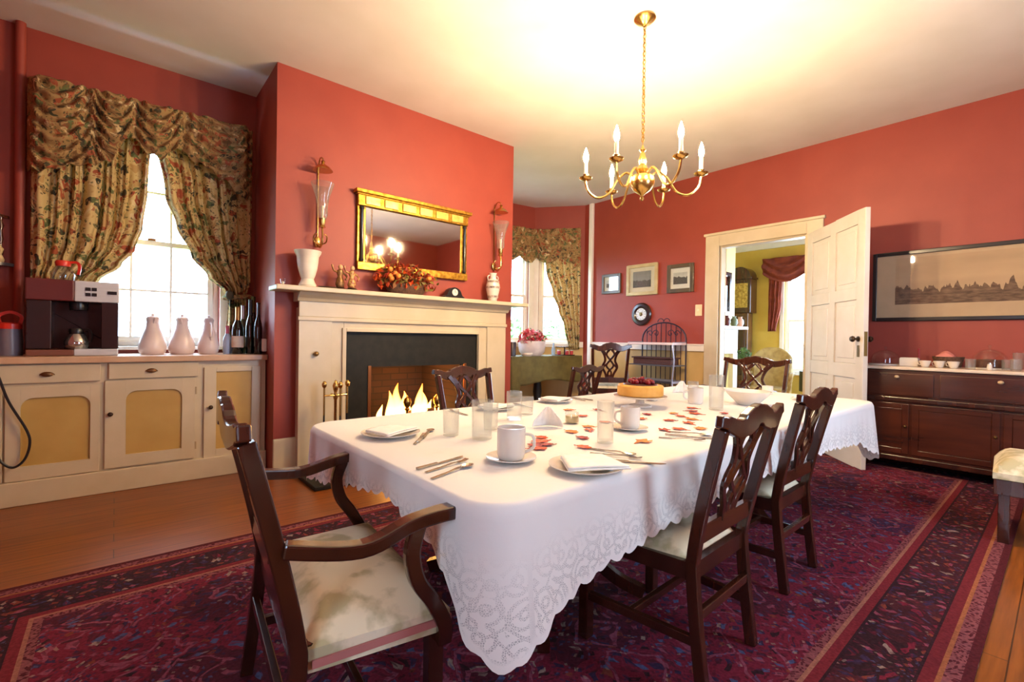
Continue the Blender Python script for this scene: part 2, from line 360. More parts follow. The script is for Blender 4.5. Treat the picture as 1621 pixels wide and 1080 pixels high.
# ---------------------------------------------------------------- setting
struct(MB().box(XW-.2, 10.2, YB-.2, 7.2, -.1, 0).build('floor', FLOORM, smooth=False))
struct(MB().box(XW-.1, XD+.06, YB-.1, 6.6, H, H+.1).build('ceiling', CEIL, smooth=False))
def wall_holes(name, mat, a0, a1, z0, z1, d0, d1, holes, along='x'):
    """wall slab along x (depth y) or along y (depth x) with rectangular openings (a0,a1,z0,z1)"""
    b = MB(); P = lambda p,q,r,s: b.box(p,q,d0,d1,r,s) if along == 'x' else b.box(d0,d1,p,q,r,s)
    cur = a0
    for (h0,h1,hz0,hz1) in sorted(holes):
        P(cur,h0,z0,z1)
        if hz0 > z0: P(h0,h1,z0,hz0)
        if hz1 < z1: P(h0,h1,hz1,z1)
        cur = h1
    P(cur,a1,z0,z1)
    return struct(b.build(name, mat, smooth=False))
W1 = (-.27, .75, 1.08, 2.98)
wall_holes('wall_left', RED, XW, CL+.02, 0, H, YW, YW+.16, [W1])
wall_holes('wall_back', RED, XW, XD+.1, 0, H, YB-.15, YB, [(2.4,3.6,.9,2.7)])
wall_holes('wall_west', RED, YB, YW, 0, H, XW-.15, XW, [(-1.0,-.05,.95,2.45)], 'y')
# chimney breast: a block with the firebox cut into it
FX0, FX1, FZ = 1.86, 2.97, .9
cb = MB(); cb.box(CL,FX0,YF,YW+.7,0,H); cb.box(FX1,CR,YF,YW+.7,0,H); cb.box(FX0,FX1,YF,YW+.7,FZ,H); cb.box(FX0,FX1,YW+.1,YW+.7,0,FZ)
struct(cb.build('wall_chimney', RED, smooth=False))
# bay with two window openings: polyline A (right) and B (left), built as slabs between points
BAY = [(XD+.02,5.36),(6.24,5.47),(5.70,6.17),(4.55,6.34),(CR,6.34)]
def slab(name, p, q, z0, z1, t, mat, holes=(), kind=True):
    dx, dy = q[0]-p[0], q[1]-p[1]; ln = math.hypot(dx,dy); b = MB(); cur = 0
    for (h0,h1,a,c) in list(holes):
        b.box(cur,h0,0,t,z0,z1); b.box(h0,h1,0,t,z0,a); b.box(h0,h1,0,t,c,z1); cur = h1
    b.box(cur,ln,0,t,z0,z1)
    o = b.build(name, mat, smooth=False, loc=(p[0],p[1],0), rotz=math.atan2(dy,dx))
    return struct(o) if kind else o
LA = math.hypot(.54,.70)
RAIL0, RAIL1 = 1.05, 1.15
for nm, i, hl in (('wall_bay_right',1,[(.17,.80,1.12,2.75)]),('wall_bay_left',2,[(.12,.85,1.12,2.75)]),('wall_bay_end',3,[(.06,.76,1.12,2.75)])):
    # slabs thicken away from the room (drawn from left to right so that +y local points outwards)
    p, q = BAY[i+1], BAY[i]
    dx, dy = q[0]-p[0], q[1]-p[1]; ln = math.hypot(dx,dy)
    hh = [(ln-h[1], ln-h[0], h[2], h[3]) for h in hl]
    slab(nm, p, q, RAIL0, H, .12, RED, hh)
    slab(nm+'_dado', p, q, 0, RAIL0, .12, WAINS)
    tr = MB().box(0,ln,-.03,0,RAIL0,RAIL1).box(0,ln,-.022,0,0,.16)
    struct(tr.build('trim_%d'%(10+i), WHITE_TRIM, smooth=False, loc=(p[0],p[1],0), rotz=math.atan2(dy,dx), bevel=.006))
struct(MB().box(XD-.03,XD+.12,5.35,5.56,0,H).build('wall_bay_return', RED, smooth=False))
struct(MB().box(CR-.2,CR,YW+.6,6.46,0,H).build('wall_bay_side', RED, smooth=False))
b = MB()
p, q = BAY[2], BAY[1]; a_ = math.atan2(q[1]-p[1], q[0]-p[0])
struct(MB().box(-.008,.04,-.022,-.001,RAIL1,2.84).build('trim_7', WHITE_TRIM, smooth=False, loc=(p[0],p[1],0), rotz=a_))
p, q = BAY[3], BAY[2]; a_ = math.atan2(q[1]-p[1], q[0]-p[0]); ln = math.hypot(q[0]-p[0],q[1]-p[1])
struct(MB().box(ln-.06,ln-.004,-.022,-.001,RAIL1,2.84).build('trim_8', WHITE_TRIM, smooth=False, loc=(p[0],p[1],0), rotz=a_))
# door wall with the doorway
DY0, DY1, DZ = 2.02, 3.08, 2.49
WR = MB(); t0, t1 = XD, XD+.13
WR.box(t0,t1,YB,DY0,0,H); WR.box(t0,t1,DY0,DY1,DZ,H); WR.box(t0,t1,DY1,5.46,RAIL0,H)
struct(WR.build('wall_right', RED, smooth=False))
struct(MB().box(t0,t1,DY1,5.46,0,RAIL0).build('wall_right_dado', WAINS, smooth=False))
struct(MB().box(XD-.03,XD,DY1+.19,5.36,RAIL0,RAIL1).box(XD-.04,XD,DY1+.19,5.36,RAIL1-.02,RAIL1).build('trim_1', WHITE_TRIM, smooth=False, bevel=.006))
struct(MB().box(XD-.06,XD-.001,5.28,5.36,0,H).build('trim_2', WHITE_TRIM, smooth=False, bevel=.012))
struct(MB().box(XD-.025,XD,DY1+.19,5.28,0,.2).box(XD-.025,XD,YB,DY0-.19,0,.2).build('baseboard_right', WHITE_TRIM, smooth=False, bevel=.006))
# door casing
dc = MB()
for a, b_ in ((DY1,DY1+.19),(DY0-.17,DY0)):
    dc.box(XD-.03,XD,a,b_,0,DZ+.17)
dc.box(XD-.03,XD,DY0,DY1,DZ,DZ+.17); dc.box(XD-.05,XD,DY0-.19,DY1+.21,DZ+.15,DZ+.185)
dc.box(XD,t1,DY1-.025,DY1,0,DZ); dc.box(XD,t1,DY0,DY0+.025,0,DZ); dc.box(XD,t1,DY0+.025,DY1-.025,DZ-.025,DZ)
struct(dc.build('trim_3', CREAM, smooth=False, bevel=.008))
# chimney baseboards, chair rail stub, left pipe
struct(MB().box(CL-.005,1.24,YF-.03,YF,0,.30).box(3.51,CR+.005,YF-.03,YF,0,.30).build('baseboard_chimney', CREAM, smooth=False, bevel=.008))
struct(MB().box(CL-.04,CL,YC+.03,YW,1.045,1.16).build('trim_4', WHITE_TRIM, smooth=False, bevel=.008))
struct(MB().tube([(-.565,YW-.045,1.03),(-.565,YW-.045,H)],.03,14).build('trim_5', RED))
struct(MB().box(XW,XW+.02,YB,YW,0,.2).build('baseboard_west', WHITE_TRIM, smooth=False))
struct(MB().box(XW,XD,YB,YB+.02,0,.2).build('baseboard_back', WHITE_TRIM, smooth=False))

def window(name, mk, x0, x1, z0, z1, cols, split, loc=(0,0,0), rotz=0, depth=.10, lower_rows=2):
    """sash window in local xz, opening x0..x1; +y is outwards. Root is a structure with sashes, muntins and panes"""
    root = bpy.data.objects.new(name, None); COL.objects.link(root); root.location = loc; root.rotation_euler.z = rotz; root['kind'] = 'structure'
    d = depth
    fr = MB().frame(x0,x1,z0,z1,.045,d-.02,d+.05); fr.box(x0-.03,x1+.03,-.05,d,z0-.03,z0)
    fr.box(x0-.07,x0,-.02,.0,z0,z1+.07).box(x1,x1+.07,-.02,.0,z0,z1+.07).box(x0,x1,-.02,0,z1,z1+.07)
    fr.build('window_frame', mk, root, smooth=False, bevel=.005)
    a0, a1 = x0+.045, x1-.045
    for nm, zz0, zz1, dd, rows in (('lower_sash',z0+.045,split+.02,d,lower_rows),('upper_sash',split-.02,z1-.045,d+.03,lower_rows)):
        s = MB().frame(a0,a1,zz0,zz1,.04,dd,dd+.028)
        for c in range(1,cols):
            xx = a0+.04+(a1-a0-.08)*c/cols; s.box(xx-.009,xx+.009,dd+.004,dd+.024,zz0+.04,zz1-.04)
        for r in range(1,rows):
            zz = zz0+.04+(zz1-zz0-.08)*r/rows; s.box(a0+.04,a1-.04,dd+.005,dd+.023,zz-.009,zz+.009)
        so = s.build(nm, mk, root, smooth=False)
        MB().box(a0+.04,a1-.04,dd+.012,dd+.016,zz0+.04,zz1-.04).build('pane', PANE, so, smooth=False)
    MB().box((x0+x1)/2-.03,(x0+x1)/2+.03,d-.012,d+.01,split+.02,split+.04).build('sash_lock', BRASS, root)
    return root
window('window_1', WHITE_TRIM, W1[0], W1[1], W1[2], W1[3], 3, 2.0, (0,YW,0), lower_rows=2)
def baywin(name, i, h):
    p, q = BAY[i+1], BAY[i]; ln = math.hypot(q[0]-p[0], q[1]-p[1])
    window(name, WHITE_TRIM, ln-h[1], ln-h[0], h[2], h[3], 1, 1.95, (p[0],p[1],0), math.atan2(q[1]-p[1], q[0]-p[0]), .04, 1)
baywin('window_2', 1, (.17,.80,1.12,2.75)); baywin('window_3', 2, (.12,.85,1.12,2.75)); baywin('added_window_bay', 3, (.06,.76,1.12,2.75))  # the last, hidden by the chimney, is added to let in more daylight
window('added_window_west', WHITE_TRIM, -1.0, -.05, .95, 2.45, 3, 1.7, (XW,0,0), PI/2, .05)  # unseen west window, added for cool fill daylight from the left
window('added_window_back', WHITE_TRIM, -3.6, -2.4, .9, 2.7, 3, 1.8, (0,YB,0), PI, .05)  # window behind the camera, put in out of view as fill light

# ---------------------------------------------------------------- open door
hx, hy, tx, ty = 6.235, 1.985, 5.36, 1.225
dl = math.hypot(tx-hx, ty-hy); da = math.atan2(ty-hy, tx-hx)
door = bpy.data.objects.new('door_1', None); COL.objects.link(door); door.location = (hx,hy,0); door.rotation_euler.z = da; door['kind'] = 'structure'
# local x along the leaf; camera-side face at y = -0.022 (leaf thickness .044)
st = MB(); ST = .12; cx_ = dl/2; z0, z1 = .012, 2.475
stiles = ((0,ST),(cx_-.055,cx_+.055),(dl-ST,dl)); rails = ((z0,.26),(.86,1.0),(1.62,1.74),(z1-.13,z1))
for a, b_ in stiles: st.box(a,b_,-.022,.022,z0,z1)
for a, b_ in rails: st.box(ST,cx_-.055,-.022,.022,a,b_).box(cx_+.055,dl-ST,-.022,.022,a,b_)
leaf = st.build('door_leaf', DOORP, door, smooth=False, bevel=.004)
for c0, c1 in ((ST,cx_-.055),(cx_+.055,dl-ST)):
    for r0, r1 in ((.26,.86),(1.0,1.62),(1.74,z1-.13)):
        pb = MB().box(c0,c1,-.010,.010,r0,r1); pb.box(c0+.05,c1-.05,-.017,.017,r0+.05,r1-.05)
        pb.build('door_panel', DOORP, leaf, smooth=False, bevel=.006)
kn = MB()
for s in (-1,1):
    kn.lathe([(.0,0),(.028,0),(.028,.008),(.01,.01),(.01,.035),(.026,.045),(.03,.06),(.02,.076),(0,.08)], n=16)
kn.v = []; kn.f = []
def knob_y(b, x, z, s, r=.03):
    """door knob whose axis points along local y (s = -1 or 1)"""
    pr_ = [(.0,0),(.9*r,0),(.9*r,.008),(.35*r,.01),(.35*r,.035),(.85*r,.042),(r,.055),(.7*r,.072),(0,.078)]
    n = 14; vs = [(x+q*math.cos(2*PI*k/n), s*(.022+h), z+q*math.sin(2*PI*k/n)) for q, h in pr_ for k in range(n)]
    b.add(vs, [(n*i+k, n*i+(k+1)%n, n*i+n+(k+1)%n, n*i+n+k) for i in range(len(pr_)-1) for k in range(n)])
kz = 1.24
kb = MB(); knob_y(kb, dl-.075, kz, 1); knob_y(kb, dl-.075, kz, -1)
kb.build('door_knob', M('bronze_knob', lin(70,52,36), .3, .8), door)
MB().box(dl-.095,dl-.055,.022,.027,kz-.17,kz-.06).box(dl-.095,dl-.055,-.027,-.022,kz-.17,kz-.06).build('escutcheon', M('bronze_plate', lin(110,90,60), .35, .8), door, bevel=.004)
MB().box(dl-.001,dl+.003,-.014,.014,kz-.16,kz+.07).build('lock_plate', M('lock_brass', lin(120,92,46), .35, .9), door)

# ---------------------------------------------------------------- alcove cabinet
cab = thing('built_in_cupboard', 'long cream painted low cupboard with mustard door panels under the window', 'cupboard', (0,0,0))
CT = 1.0
MB().box(XW+.02,CL-.012,YC+.02,YW-.02,.16,CT-.03).build('body', CREAM, cab, smooth=False)
MB().box(XW+.02,CL-.008,YC-.018,YW-.02,0,.165).build('plinth', CREAM, cab, smooth=False, bevel=.006)
MB().box(XW+.02,CL-.006,YC-.03,YW-.005,CT-.028,CT+.02).build('counter_top', M('worn_counter_paint', lin(206,172,140), .3, c2=lin(190,150,118), scale=6), cab, smooth=False, bevel=.006)
def arch(x0,x1,z0,z1,c):
    """panel outline with clipped ogee upper corners"""
    pts = [(x0,z0),(x1,z0),(x1,z1-c)]
    for k in range(1,6):
        t = PI/2*k/6; pts.append((x1-c+c*math.cos(t)*1.0, z1-c+c*math.sin(t)))
    pts += [(x1-c,z1),(x0+c,z1)]
    for k in range(1,6):
        t = PI/2+PI/2*k/6; pts.append((x0+c+c*math.cos(t), z1-c+c*math.sin(t)))
    pts.append((x0,z1-c)); return pts
def cab_door(x0,x1,z0,z1,p,c,knobx):
    px0,px1,pz0,pz1 = p
    b = MB(); y0, y1 = YC, YC+.022
    # door frame: outline with the panel opening (built as strips + corner fillets)
    b.box(x0,px0,y0,y1,z0,z1); b.box(px1,x1,y0,y1,z0,z1); b.box(px0,px1,y0,y1,z0,pz0); b.box(px0,px1,y0,y1,pz1,z1)
    if c:
        for sx, xx in ((1,px0),(-1,px1)):
            poly = [(xx,pz1-c)]+[(xx+sx*(c-c*math.cos(PI/2*k/6)), pz1-c+c*math.sin(PI/2*k/6)) for k in range(1,7)]+[(xx,pz1)]
            b.prism(poly, y0, y1)
    d = b.build('door', CREAM, cab, smooth=False, bevel=.003)
    MB().box(px0-.01,px1+.01,YC+.013,YC+.024,pz0-.01,pz1+.01).build('door_panel', YPANEL, d, smooth=False)
    k = MB(); kz_ = 0.585
    if knobx is not None:
        k.sphere((knobx,YC-.024,kz_),.017,.017,.017); k.tube([(knobx,YC,kz_),(knobx,YC-.02,kz_)],.007)
        k.build('knob', M('dark_knob', lin(60,40,28), .35, .6), d)
cab_door(-1.10,-.58,.17,.81,(-1.02,-.615,.265,.735),.07,None)
cab_door(-.568,-.088,.17,.81,(-.495,-.138,.265,.735),.07,None)
cab_door(-.058,.502,.178,.835,(.063,.414,.267,.752),.07,-.027)
cab_door(.563,.985,.157,.917,(.65,.915,.227,.878),0,.609)
for x0, x1, za, zb, kx, kz_ in ((-.60,-.083,.837,.965,-.365,.897),(-.038,.522,.846,.966,.216,.904)):
    d = MB().box(x0,x1,YC-.003,YC+.022,za,zb).build('drawer', CREAM, cab, smooth=False, bevel=.004)
    pk = MB(); pk.grid(lambda u,v: (kx+.04*math.cos(PI*u)*math.sin(PI/2*v+.001), YC-.004-.022*math.sin(PI/2*(1-v)+.0)*1.0, kz_+.02*math.sin(PI*u)*math.sin(PI/2*v+.001)-.006), 14, 6)
    pk.sphere((kx,YC-.012,kz_),.034,.014,.018)
    pk.build('cup_pull', M('aged_brass_pull', lin(110,76,44), .35, .7), d)
HG = M('painted_hinge', lin(170,146,110), .4)
for z_ in (.25,.70): MB().box(.503,.513,YC-.004,YC+.004,z_,z_+.06).build('hinge', HG, cab)

# ---------------------------------------------------------------- fireplace
fp = thing('fireplace_surround', 'cream painted wooden fireplace surround with wide mantel shelf', 'fireplace', (2.36,YF,0))
fp.location = (0,0,0)
yb, yf = YF-.001, YF-.10
OX0, OX1, OZ = 1.62, 3.12, 1.235
b = MB()
b.box(1.215,OX0-.02,yf,yb,0,1.44); b.box(OX1+.02,3.50,yf,yb,0,1.44); b.box(OX0-.02,OX1+.02,yf,yb,OZ+.02,1.44)
b.build('surround_body', CREAM, fp, smooth=False, bevel=.004)
for xa, xb in ((1.205,1.49),(3.24,3.51)): MB().box(xa,xb,yf-.018,yf+.002,0,1.335).build('pilaster', CREAM, fp, smooth=False, bevel=.004)
b = MB(); b.box(1.195,3.52,yf-.03,yf+.002,1.325,1.36); b.box(1.205,3.51,yf-.02,yf+.002,1.36,1.50)
b.build('frieze', CREAM, fp, smooth=False, bevel=.005)
b = MB()
prof = [(0,0),(.035,.012),(.05,.04),(.09,.06),(.12,.075)]
b.prism([(YF-.10,1.49),(YF-.135,1.495),(YF-.15,1.52),(YF-.185,1.545),(YF-.205,1.57),(YF-.001,1.57),(YF-.001,1.49)], 1.19, 3.53, 'yz')
b.build('cornice_moulding', CREAM, fp, smooth=False)
MB().box(.99,3.74,YF-.26,YF-.001,1.57,1.612).build('mantel_shelf', CREAM, fp, smooth=False, bevel=.008)
b = MB(); b.box(OX0-.035,OX0,yf-.02,yf+.002,0,OZ+.035); b.box(OX1,OX1+.035,yf-.02,yf+.002,0,OZ+.035); b.box(OX0,OX1,yf-.02,yf+.002,OZ,OZ+.035)
b.build('opening_moulding', CREAM, fp, smooth=False, bevel=.004)
b = MB(); b.box(OX0,FX0,yf+.03,yb,0,OZ); b.box(FX1,OX1,yf+.03,yb,0,OZ); b.box(FX0,FX1,yf+.03,yb,FZ,OZ)
b.build('slate_slips', SLATE, fp, smooth=False)
b = MB(); b.box(FX0-.012,FX0+.018,yf+.02,yf+.032,0,FZ+.012); b.box(FX1-.018,FX1+.012,yf+.02,yf+.032,0,FZ+.012)
b.build('copper_edging', M('copper_trim', lin(150,92,52), .35, .8), fp, smooth=False)
kb = MB(); kb.sphere((1.345,yf-.045,1.035),.022); kb.tube([(1.345,yf-.018,1.035),(1.345,yf-.04,1.035)],.009); kb.lathe([(.0,0),(.02,0),(.02,.004),(0,.004)],(1.345,yf-.02,1.033))
kb.build('damper_knob', M('old_brass_knob', lin(150,118,70), .4, .7), fp)
# firebox lining, part of the fireplace
b = MB(); b.box(FX0,FX0+.02,YF,YW+.09,.0,FZ); b.box(FX1-.02,FX1,YF,YW+.09,0,FZ); b.box(FX0+.02,FX1-.02,YW+.06,YW+.09,0,FZ); b.box(FX0+.02,FX1-.02,YF,YW+.06,0.0,.03)
b.build('firebox_lining', BRICK, fp, smooth=False)
tag(MB().box(1.17,3.55,3.70,YF-.12,0,.035).build('hearth_slab', SLATE, smooth=False, bevel=.006), 'dark slate hearth slab on the floor before the fire', 'hearth')
# fire on a grate
fr = thing('log_fire', 'burning logs with bright yellow flames in the fireplace', 'fire', (2.53,4.78,.03))
g = MB()
for k in range(6): g.tube(smoothpath([(-.3+.12*k,-.16,.22),(-.3+.12*k,-.14,.12),(-.3+.12*k,.12,.12),(-.3+.12*k,.15,.2)],4),.011,6)
g.tube([(-.34,-.1,.11),(.34,-.1,.11)],.012,6); g.tube([(-.34,.1,.11),(.34,.1,.11)],.012,6)
for sx in (-.3,.3):
    for sy in (-.1,.1): g.tube([(sx,sy,0),(sx,sy,.12)],.012,6)
g.build('grate', BLACKM, fr)
CHAR = M('charred_wood', lin(40,26,18), .95, c2=lin(86,56,34), scale=12, bump=.6)
for (a, c, r) in (((-.36,-.03,.19),(.34,-.06,.19),.055),((-.3,.07,.2),(.37,.05,.2),.06),((-.25,.03,.285),(.3,-.02,.3),.05)):
    P = [Vector(a).lerp(Vector(c),t/8)+Vector((0,random.uniform(-.008,.008),random.uniform(-.008,.008))) for t in range(9)]
    MB().tube(P,[r*random.uniform(.9,1.08) for _ in P],12).build('log', CHAR, fr)
def flame_mat():
    m, N, L, bs = newmat('flame'); N.remove(bs)
    tc = N.new('ShaderNodeTexCoord'); sp = N.new('ShaderNodeSeparateXYZ'); L.new(tc.outputs['Object'], sp.inputs[0])
    h = mth(N,L,'DIVIDE', mth(N,L,'SUBTRACT', sp.outputs[2], .2), .45, True)
    r = ramp(N, [(0,(1,.6,.18,1)),(.5,(1,.42,.07,1)),(1,(1,.16,.012,1))]); L.new(h, r.inputs[0])
    e = N.new('ShaderNodeEmission'); e.inputs[1].default_value = 7; L.new(r.outputs[0], e.inputs[0])
    t = N.new('ShaderNodeBsdfTransparent'); lw = N.new('ShaderNodeLayerWeight'); lw.inputs[0].default_value = .5
    f = mth(N,L,'ADD', mth(N,L,'MULTIPLY', lw.outputs['Facing'], .9), mth(N,L,'MULTIPLY', h, .35), True)
    x = N.new('ShaderNodeMixShader'); L.new(f, x.inputs[0]); L.new(e.outputs[0], x.inputs[1]); L.new(t.outputs[0], x.inputs[2])
    L.new(x.outputs[0], N['Material Output'].inputs[0]); return m
FLM = flame_mat()
fl = MB()
for (x, y, z, hgt, w) in ((-.26,-.05,.2,.38,.055),(-.17,-.07,.2,.46,.07),(-.08,0,.2,.36,.065),(.0,.04,.2,.26,.05),(.1,-.06,.2,.44,.06),(.17,-.02,.2,.34,.055),(.27,0,.2,.24,.045),(-.33,.03,.2,.22,.04),(.04,-.08,.2,.22,.05),(.34,-.04,.2,.3,.035)):
    pts = []; rad = []
    for k in range(11):
        t = k/10; pts.append((x+.03*math.sin(t*5+x*30)*t, y+.012*math.sin(t*6+y*40)*t, z+hgt*t)); rad.append(max(.002, w*(math.sin(PI*min(1,.18+t*.82))**.8)*(1-.35*t)))
    fl.tube(pts, rad, 10)
fo = fl.build('flames', FLM, fr); fo['kind'] = 'stuff'
fl_light = bpy.data.lights.new('firelight','POINT'); fl_light.energy = 14; fl_light.color = (1,.42,.12); fl_light.shadow_soft_size = .12
fo_l = bpy.data.objects.new('firelight', fl_light); COL.objects.link(fo_l); fo_l.location = (2.53,4.72,.80)
def andiron(x, label):
    a = thing('andiron', label, 'andiron', (x,4.52,.03), 0, 'andirons in the fireplace')
    MB().tube(smoothpath([(-.07,-.03,0),(-.05,-.03,.07),(0,-.02,.09),(.05,-.03,.07),(.07,-.03,0)],5),.012,8).tube([(0,-.02,.09),(0,0.1,.085)],.012,8).build('foot', BLACKM, a)
    MB().lathe([(0,.09),(.02,.09),(.014,.14),(.022,.2),(.013,.25),(.013,.38),(.03,.4),(.016,.415),(.034,.44),(.042,.475),(.034,.51),(.01,.53),(0,.55)],(0,-.02,0),16).build('finial', BRASS, a)
andiron(2.36,'brass ball andiron standing left in the fireplace opening'); andiron(2.72,'brass ball andiron standing right in the fireplace opening')
# companion set
cs = thing('fire_tool_stand', 'brass stand for fire tools left of the hearth', 'tool stand', (1.42,3.98,.036))
MB().lathe([(0,0),(.1,0),(.1,.015),(.05,.03),(.02,.05),(.012,.08),(.012,.62),(.02,.64),(.012,.68),(.02,.71),(.026,.74),(.012,.78),(0,.79)],n=16).build('stem', BRASS, cs)
MB().tube([(-.1,0,.66),(.1,0,.66)],.008,8).tube([(0,-.1,.66),(0,.1,.66)],.008,8).build('crossbar', BRASS, cs)
def tool(name, label, cat, dx, dy, kind):
    t = thing(name, label, cat, (1.42+dx,3.98+dy,.036), 0)
    MB().tube([(0,0,.74),(0,0,.5)],.008,8).sphere((0,0,.755),.02,.02,.03).build('handle', BRASS, t)
    m_ = MB().tube([(0,0,.5),(0,0,.2 if kind != 'poker' else .1)],.006,8)
    if kind == 'shovel': m_.grid(lambda u,v: (-.06+.12*u, -.014*math.sin(PI*u)-.01, .24-.2*v+(.03*(abs(u-.5)*2)**2 if v < .1 else 0)-.02*(1-(2*u-1)**2)*v), 8, 8)
    elif kind == 'brush':
        m_.lathe([(.0,.2),(.02,.2),(.03,.16),(.045,.03),(.0,.03)],n=12)
    else: m_.tube([(0,0,.18),(.03,0,.15),(.035,0,.17)],.006,6)
    m_.build('blade' if kind=='shovel' else ('bristles' if kind=='brush' else 'hook'), BLACKM if kind!='shovel' else M('black_steel',lin(44,38,36),.4,.6), t, solid=.004 if kind=='shovel' else 0)
tool('fire_shovel','black bladed hearth shovel hanging left on the brass stand','shovel',-.10,-.02,'shovel')
tool('hearth_brush','dark hearth brush hanging at the front of the brass stand','brush',.0,-.11,'brush')
tool('poker','thin brass handled poker hanging right on the stand','poker',.10,.0,'poker')

# ---------------------------------------------------------------- overmantel mirror
mr = thing('wall_mirror', 'gilt framed landscape mirror with black side columns above the mantel', 'mirror', (2.36,YF-.003,1.83)); mr.location = (0,0,0)
X0, X1, Z0, Z1 = 1.74, 3.0, 1.83, 2.59; y1 = YF-.004
b = MB(); b.box(X0,X1,y1-.05,y1,Z0,Z0+.075); b.box(X0,X1,y1-.05,y1,Z1-.15,Z1-.03); b.box(X0-.03,X1+.03,y1-.085,y1,Z1-.035,Z1); b.box(X0-.015,X1+.015,y1-.065,y1,Z1-.05,Z1-.035)
b.box(X0,X0+.085,y1-.03,y1,Z0+.075,Z1-.15); b.box(X1-.085,X1,y1-.03,y1,Z0+.075,Z1-.15)
b.build('frame', GOLD, mr, smooth=False, bevel=.006)
GPAN = M('pale_gilt_panel', lin(232,198,110), .35, .7, c2=lin(214,172,80), scale=20, bump=.15)
for k in range(6):
    xa = X0+.05+k*(X1-X0-.1)/6+.02
    MB().box(xa,xa+.15,y1-.062,y1-.049,Z1-.135,Z1-.055).build('frieze_panel', GPAN, mr, smooth=False, bevel=.006)
for xx in (X0+.042, X1-.042):
    MB().lathe([(.018,Z0+.08),(.024,Z0+.1),(.016,Z0+.115),(.02,Z0+.3),(.016,Z1-.19),(.024,Z1-.175),(.018,Z1-.155)],(xx,y1-.04,0),14).build('column', M('ebonised_wood', lin(30,26,22), .25, coat=.4), mr)
MB().box(X0+.085,X1-.085,y1-.02,y1-.012,Z0+.075,Z1-.15).build('mirror_glass', MIRR, mr, smooth=False)

# ---------------------------------------------------------------- sconces
def sconce(x, label):
    s = thing('wall_sconce', label, 'sconce', (x,YF-.004,1.98), 0, 'glass hurricane sconces on the chimney breast')
    b = MB(); b.sphere((0,-.01,.06),.03,.012,.05); b.tube(smoothpath([(0,-.01,.06),(0,-.07,.0),(.0,-.13,.03),(0,-.14,.1),(0,-.13,.17)],5),.008,8)
    b.tube(smoothpath([(0,-.05,.03),(-.05,-.07,.05),(-.055,-.09,.1),(-.03,-.1,.12)],5),.006,6)
    b.tube(smoothpath([(0,-.05,.03),(.05,-.07,.05),(.055,-.09,.1),(.03,-.1,.12)],5),.006,6)
    b.tube([(0,-.01,.1),(0,-.005,.76)],.006,6); b.tube(smoothpath([(0,-.005,.74),(0,-.06,.8),(0,-.12,.78),(0,-.13,.73)],5),.006,6)
    b.build('bracket', BRASS, s)
    MB().lathe([(.0,.17),(.03,.17),(.02,.19),(.028,.22),(.03,.25),(.0,.25)],(0,-.13,0),14).build('candle_socket', BRASS, s)
    MB().lathe([(.012,.25),(.012,.36),(0,.365)],(0,-.13,0),10).build('candle', M('ivory_candle', lin(236,222,190), .5), s)
    MB().lathe([(.03,.24),(.045,.28),(.044,.36),(.058,.44),(.098,.56),(.095,.56),(.055,.44),(.041,.36),(.042,.28),(.028,.245)],(0,-.13,0),20).build('glass_shade', CUTG, s)
    MB().lathe([(.085,.67),(.06,.70),(.02,.725),(.012,.74),(.02,.75),(0,.765)],(0,-.13,0),18).build('smoke_bell', BRASS, s)
sconce(1.385,'brass hurricane sconce above the white urn, left of the mirror'); sconce(3.40,'brass hurricane sconce above the patterned vase, right of the mirror')

# ---------------------------------------------------------------- mantel ornaments
MZ = 1.613
URN = M('cream_urn_glaze', lin(232,222,204), .4, c2=lin(222,208,186), scale=8)
tag(MB().lathe([(0,0),(.068,0),(.072,.02),(.058,.045),(.05,.07),(.062,.1),(.078,.16),(.086,.22),(.09,.265),(.108,.295),(.112,.312),(.1,.312),(.082,.26),(.07,.2),(0,.18)],n=28).build('urn_vase', URN, loc=(1.265,YF-.14,MZ)), 'tall cream urn vase with flared rim at the left end of the mantel', 'vase')
pv = thing('patterned_vase','white baluster vase with dark bands at the right end of the mantel','vase',(3.30,YF-.13,MZ))
MB().lathe([(0,0),(.045,0),(.05,.015),(.06,.06),(.078,.13),(.08,.19),(.066,.235),(.038,.262),(.034,.3),(.046,.325),(.04,.325),(.03,.3),(.0,.29)],n=24).build('vase_body', PORC, pv)
for zz, r in ((.055,.0605),(.16,.0812),(.225,.0715)):
    MB().lathe([(r-.003,zz-.012),(r+.0015,zz-.012),(r+.0015,zz+.012),(r-.003,zz+.012)],n=24).build('painted_band', M('vase_blue_band',lin(110,92,84),.3,c2=lin(190,170,150),scale=40), pv)
for s in (-1,1): MB().tube(smoothpath([(s*.046,0,.3),(s*.075,0,.28),(s*.062,0,.22)],5),.006,6).build('handle', PORC, pv)
cd = thing('glass_candle_cup','tiny clear glass candle cup at the left tip of the mantel','candle cup',(1.06,YF-.17,MZ))
MB().lathe([(0,0),(.016,0),(.022,.05),(.020,.05),(.014,.006),(0,.006)],n=14).build('cup', GLASS, cd)
MB().lathe([(0,.008),(.01,.008),(.01,.028),(.001,.03),(.001,.036),(0,.036)],n=10).build('wax', M('wax',lin(240,230,210),.5), cd)
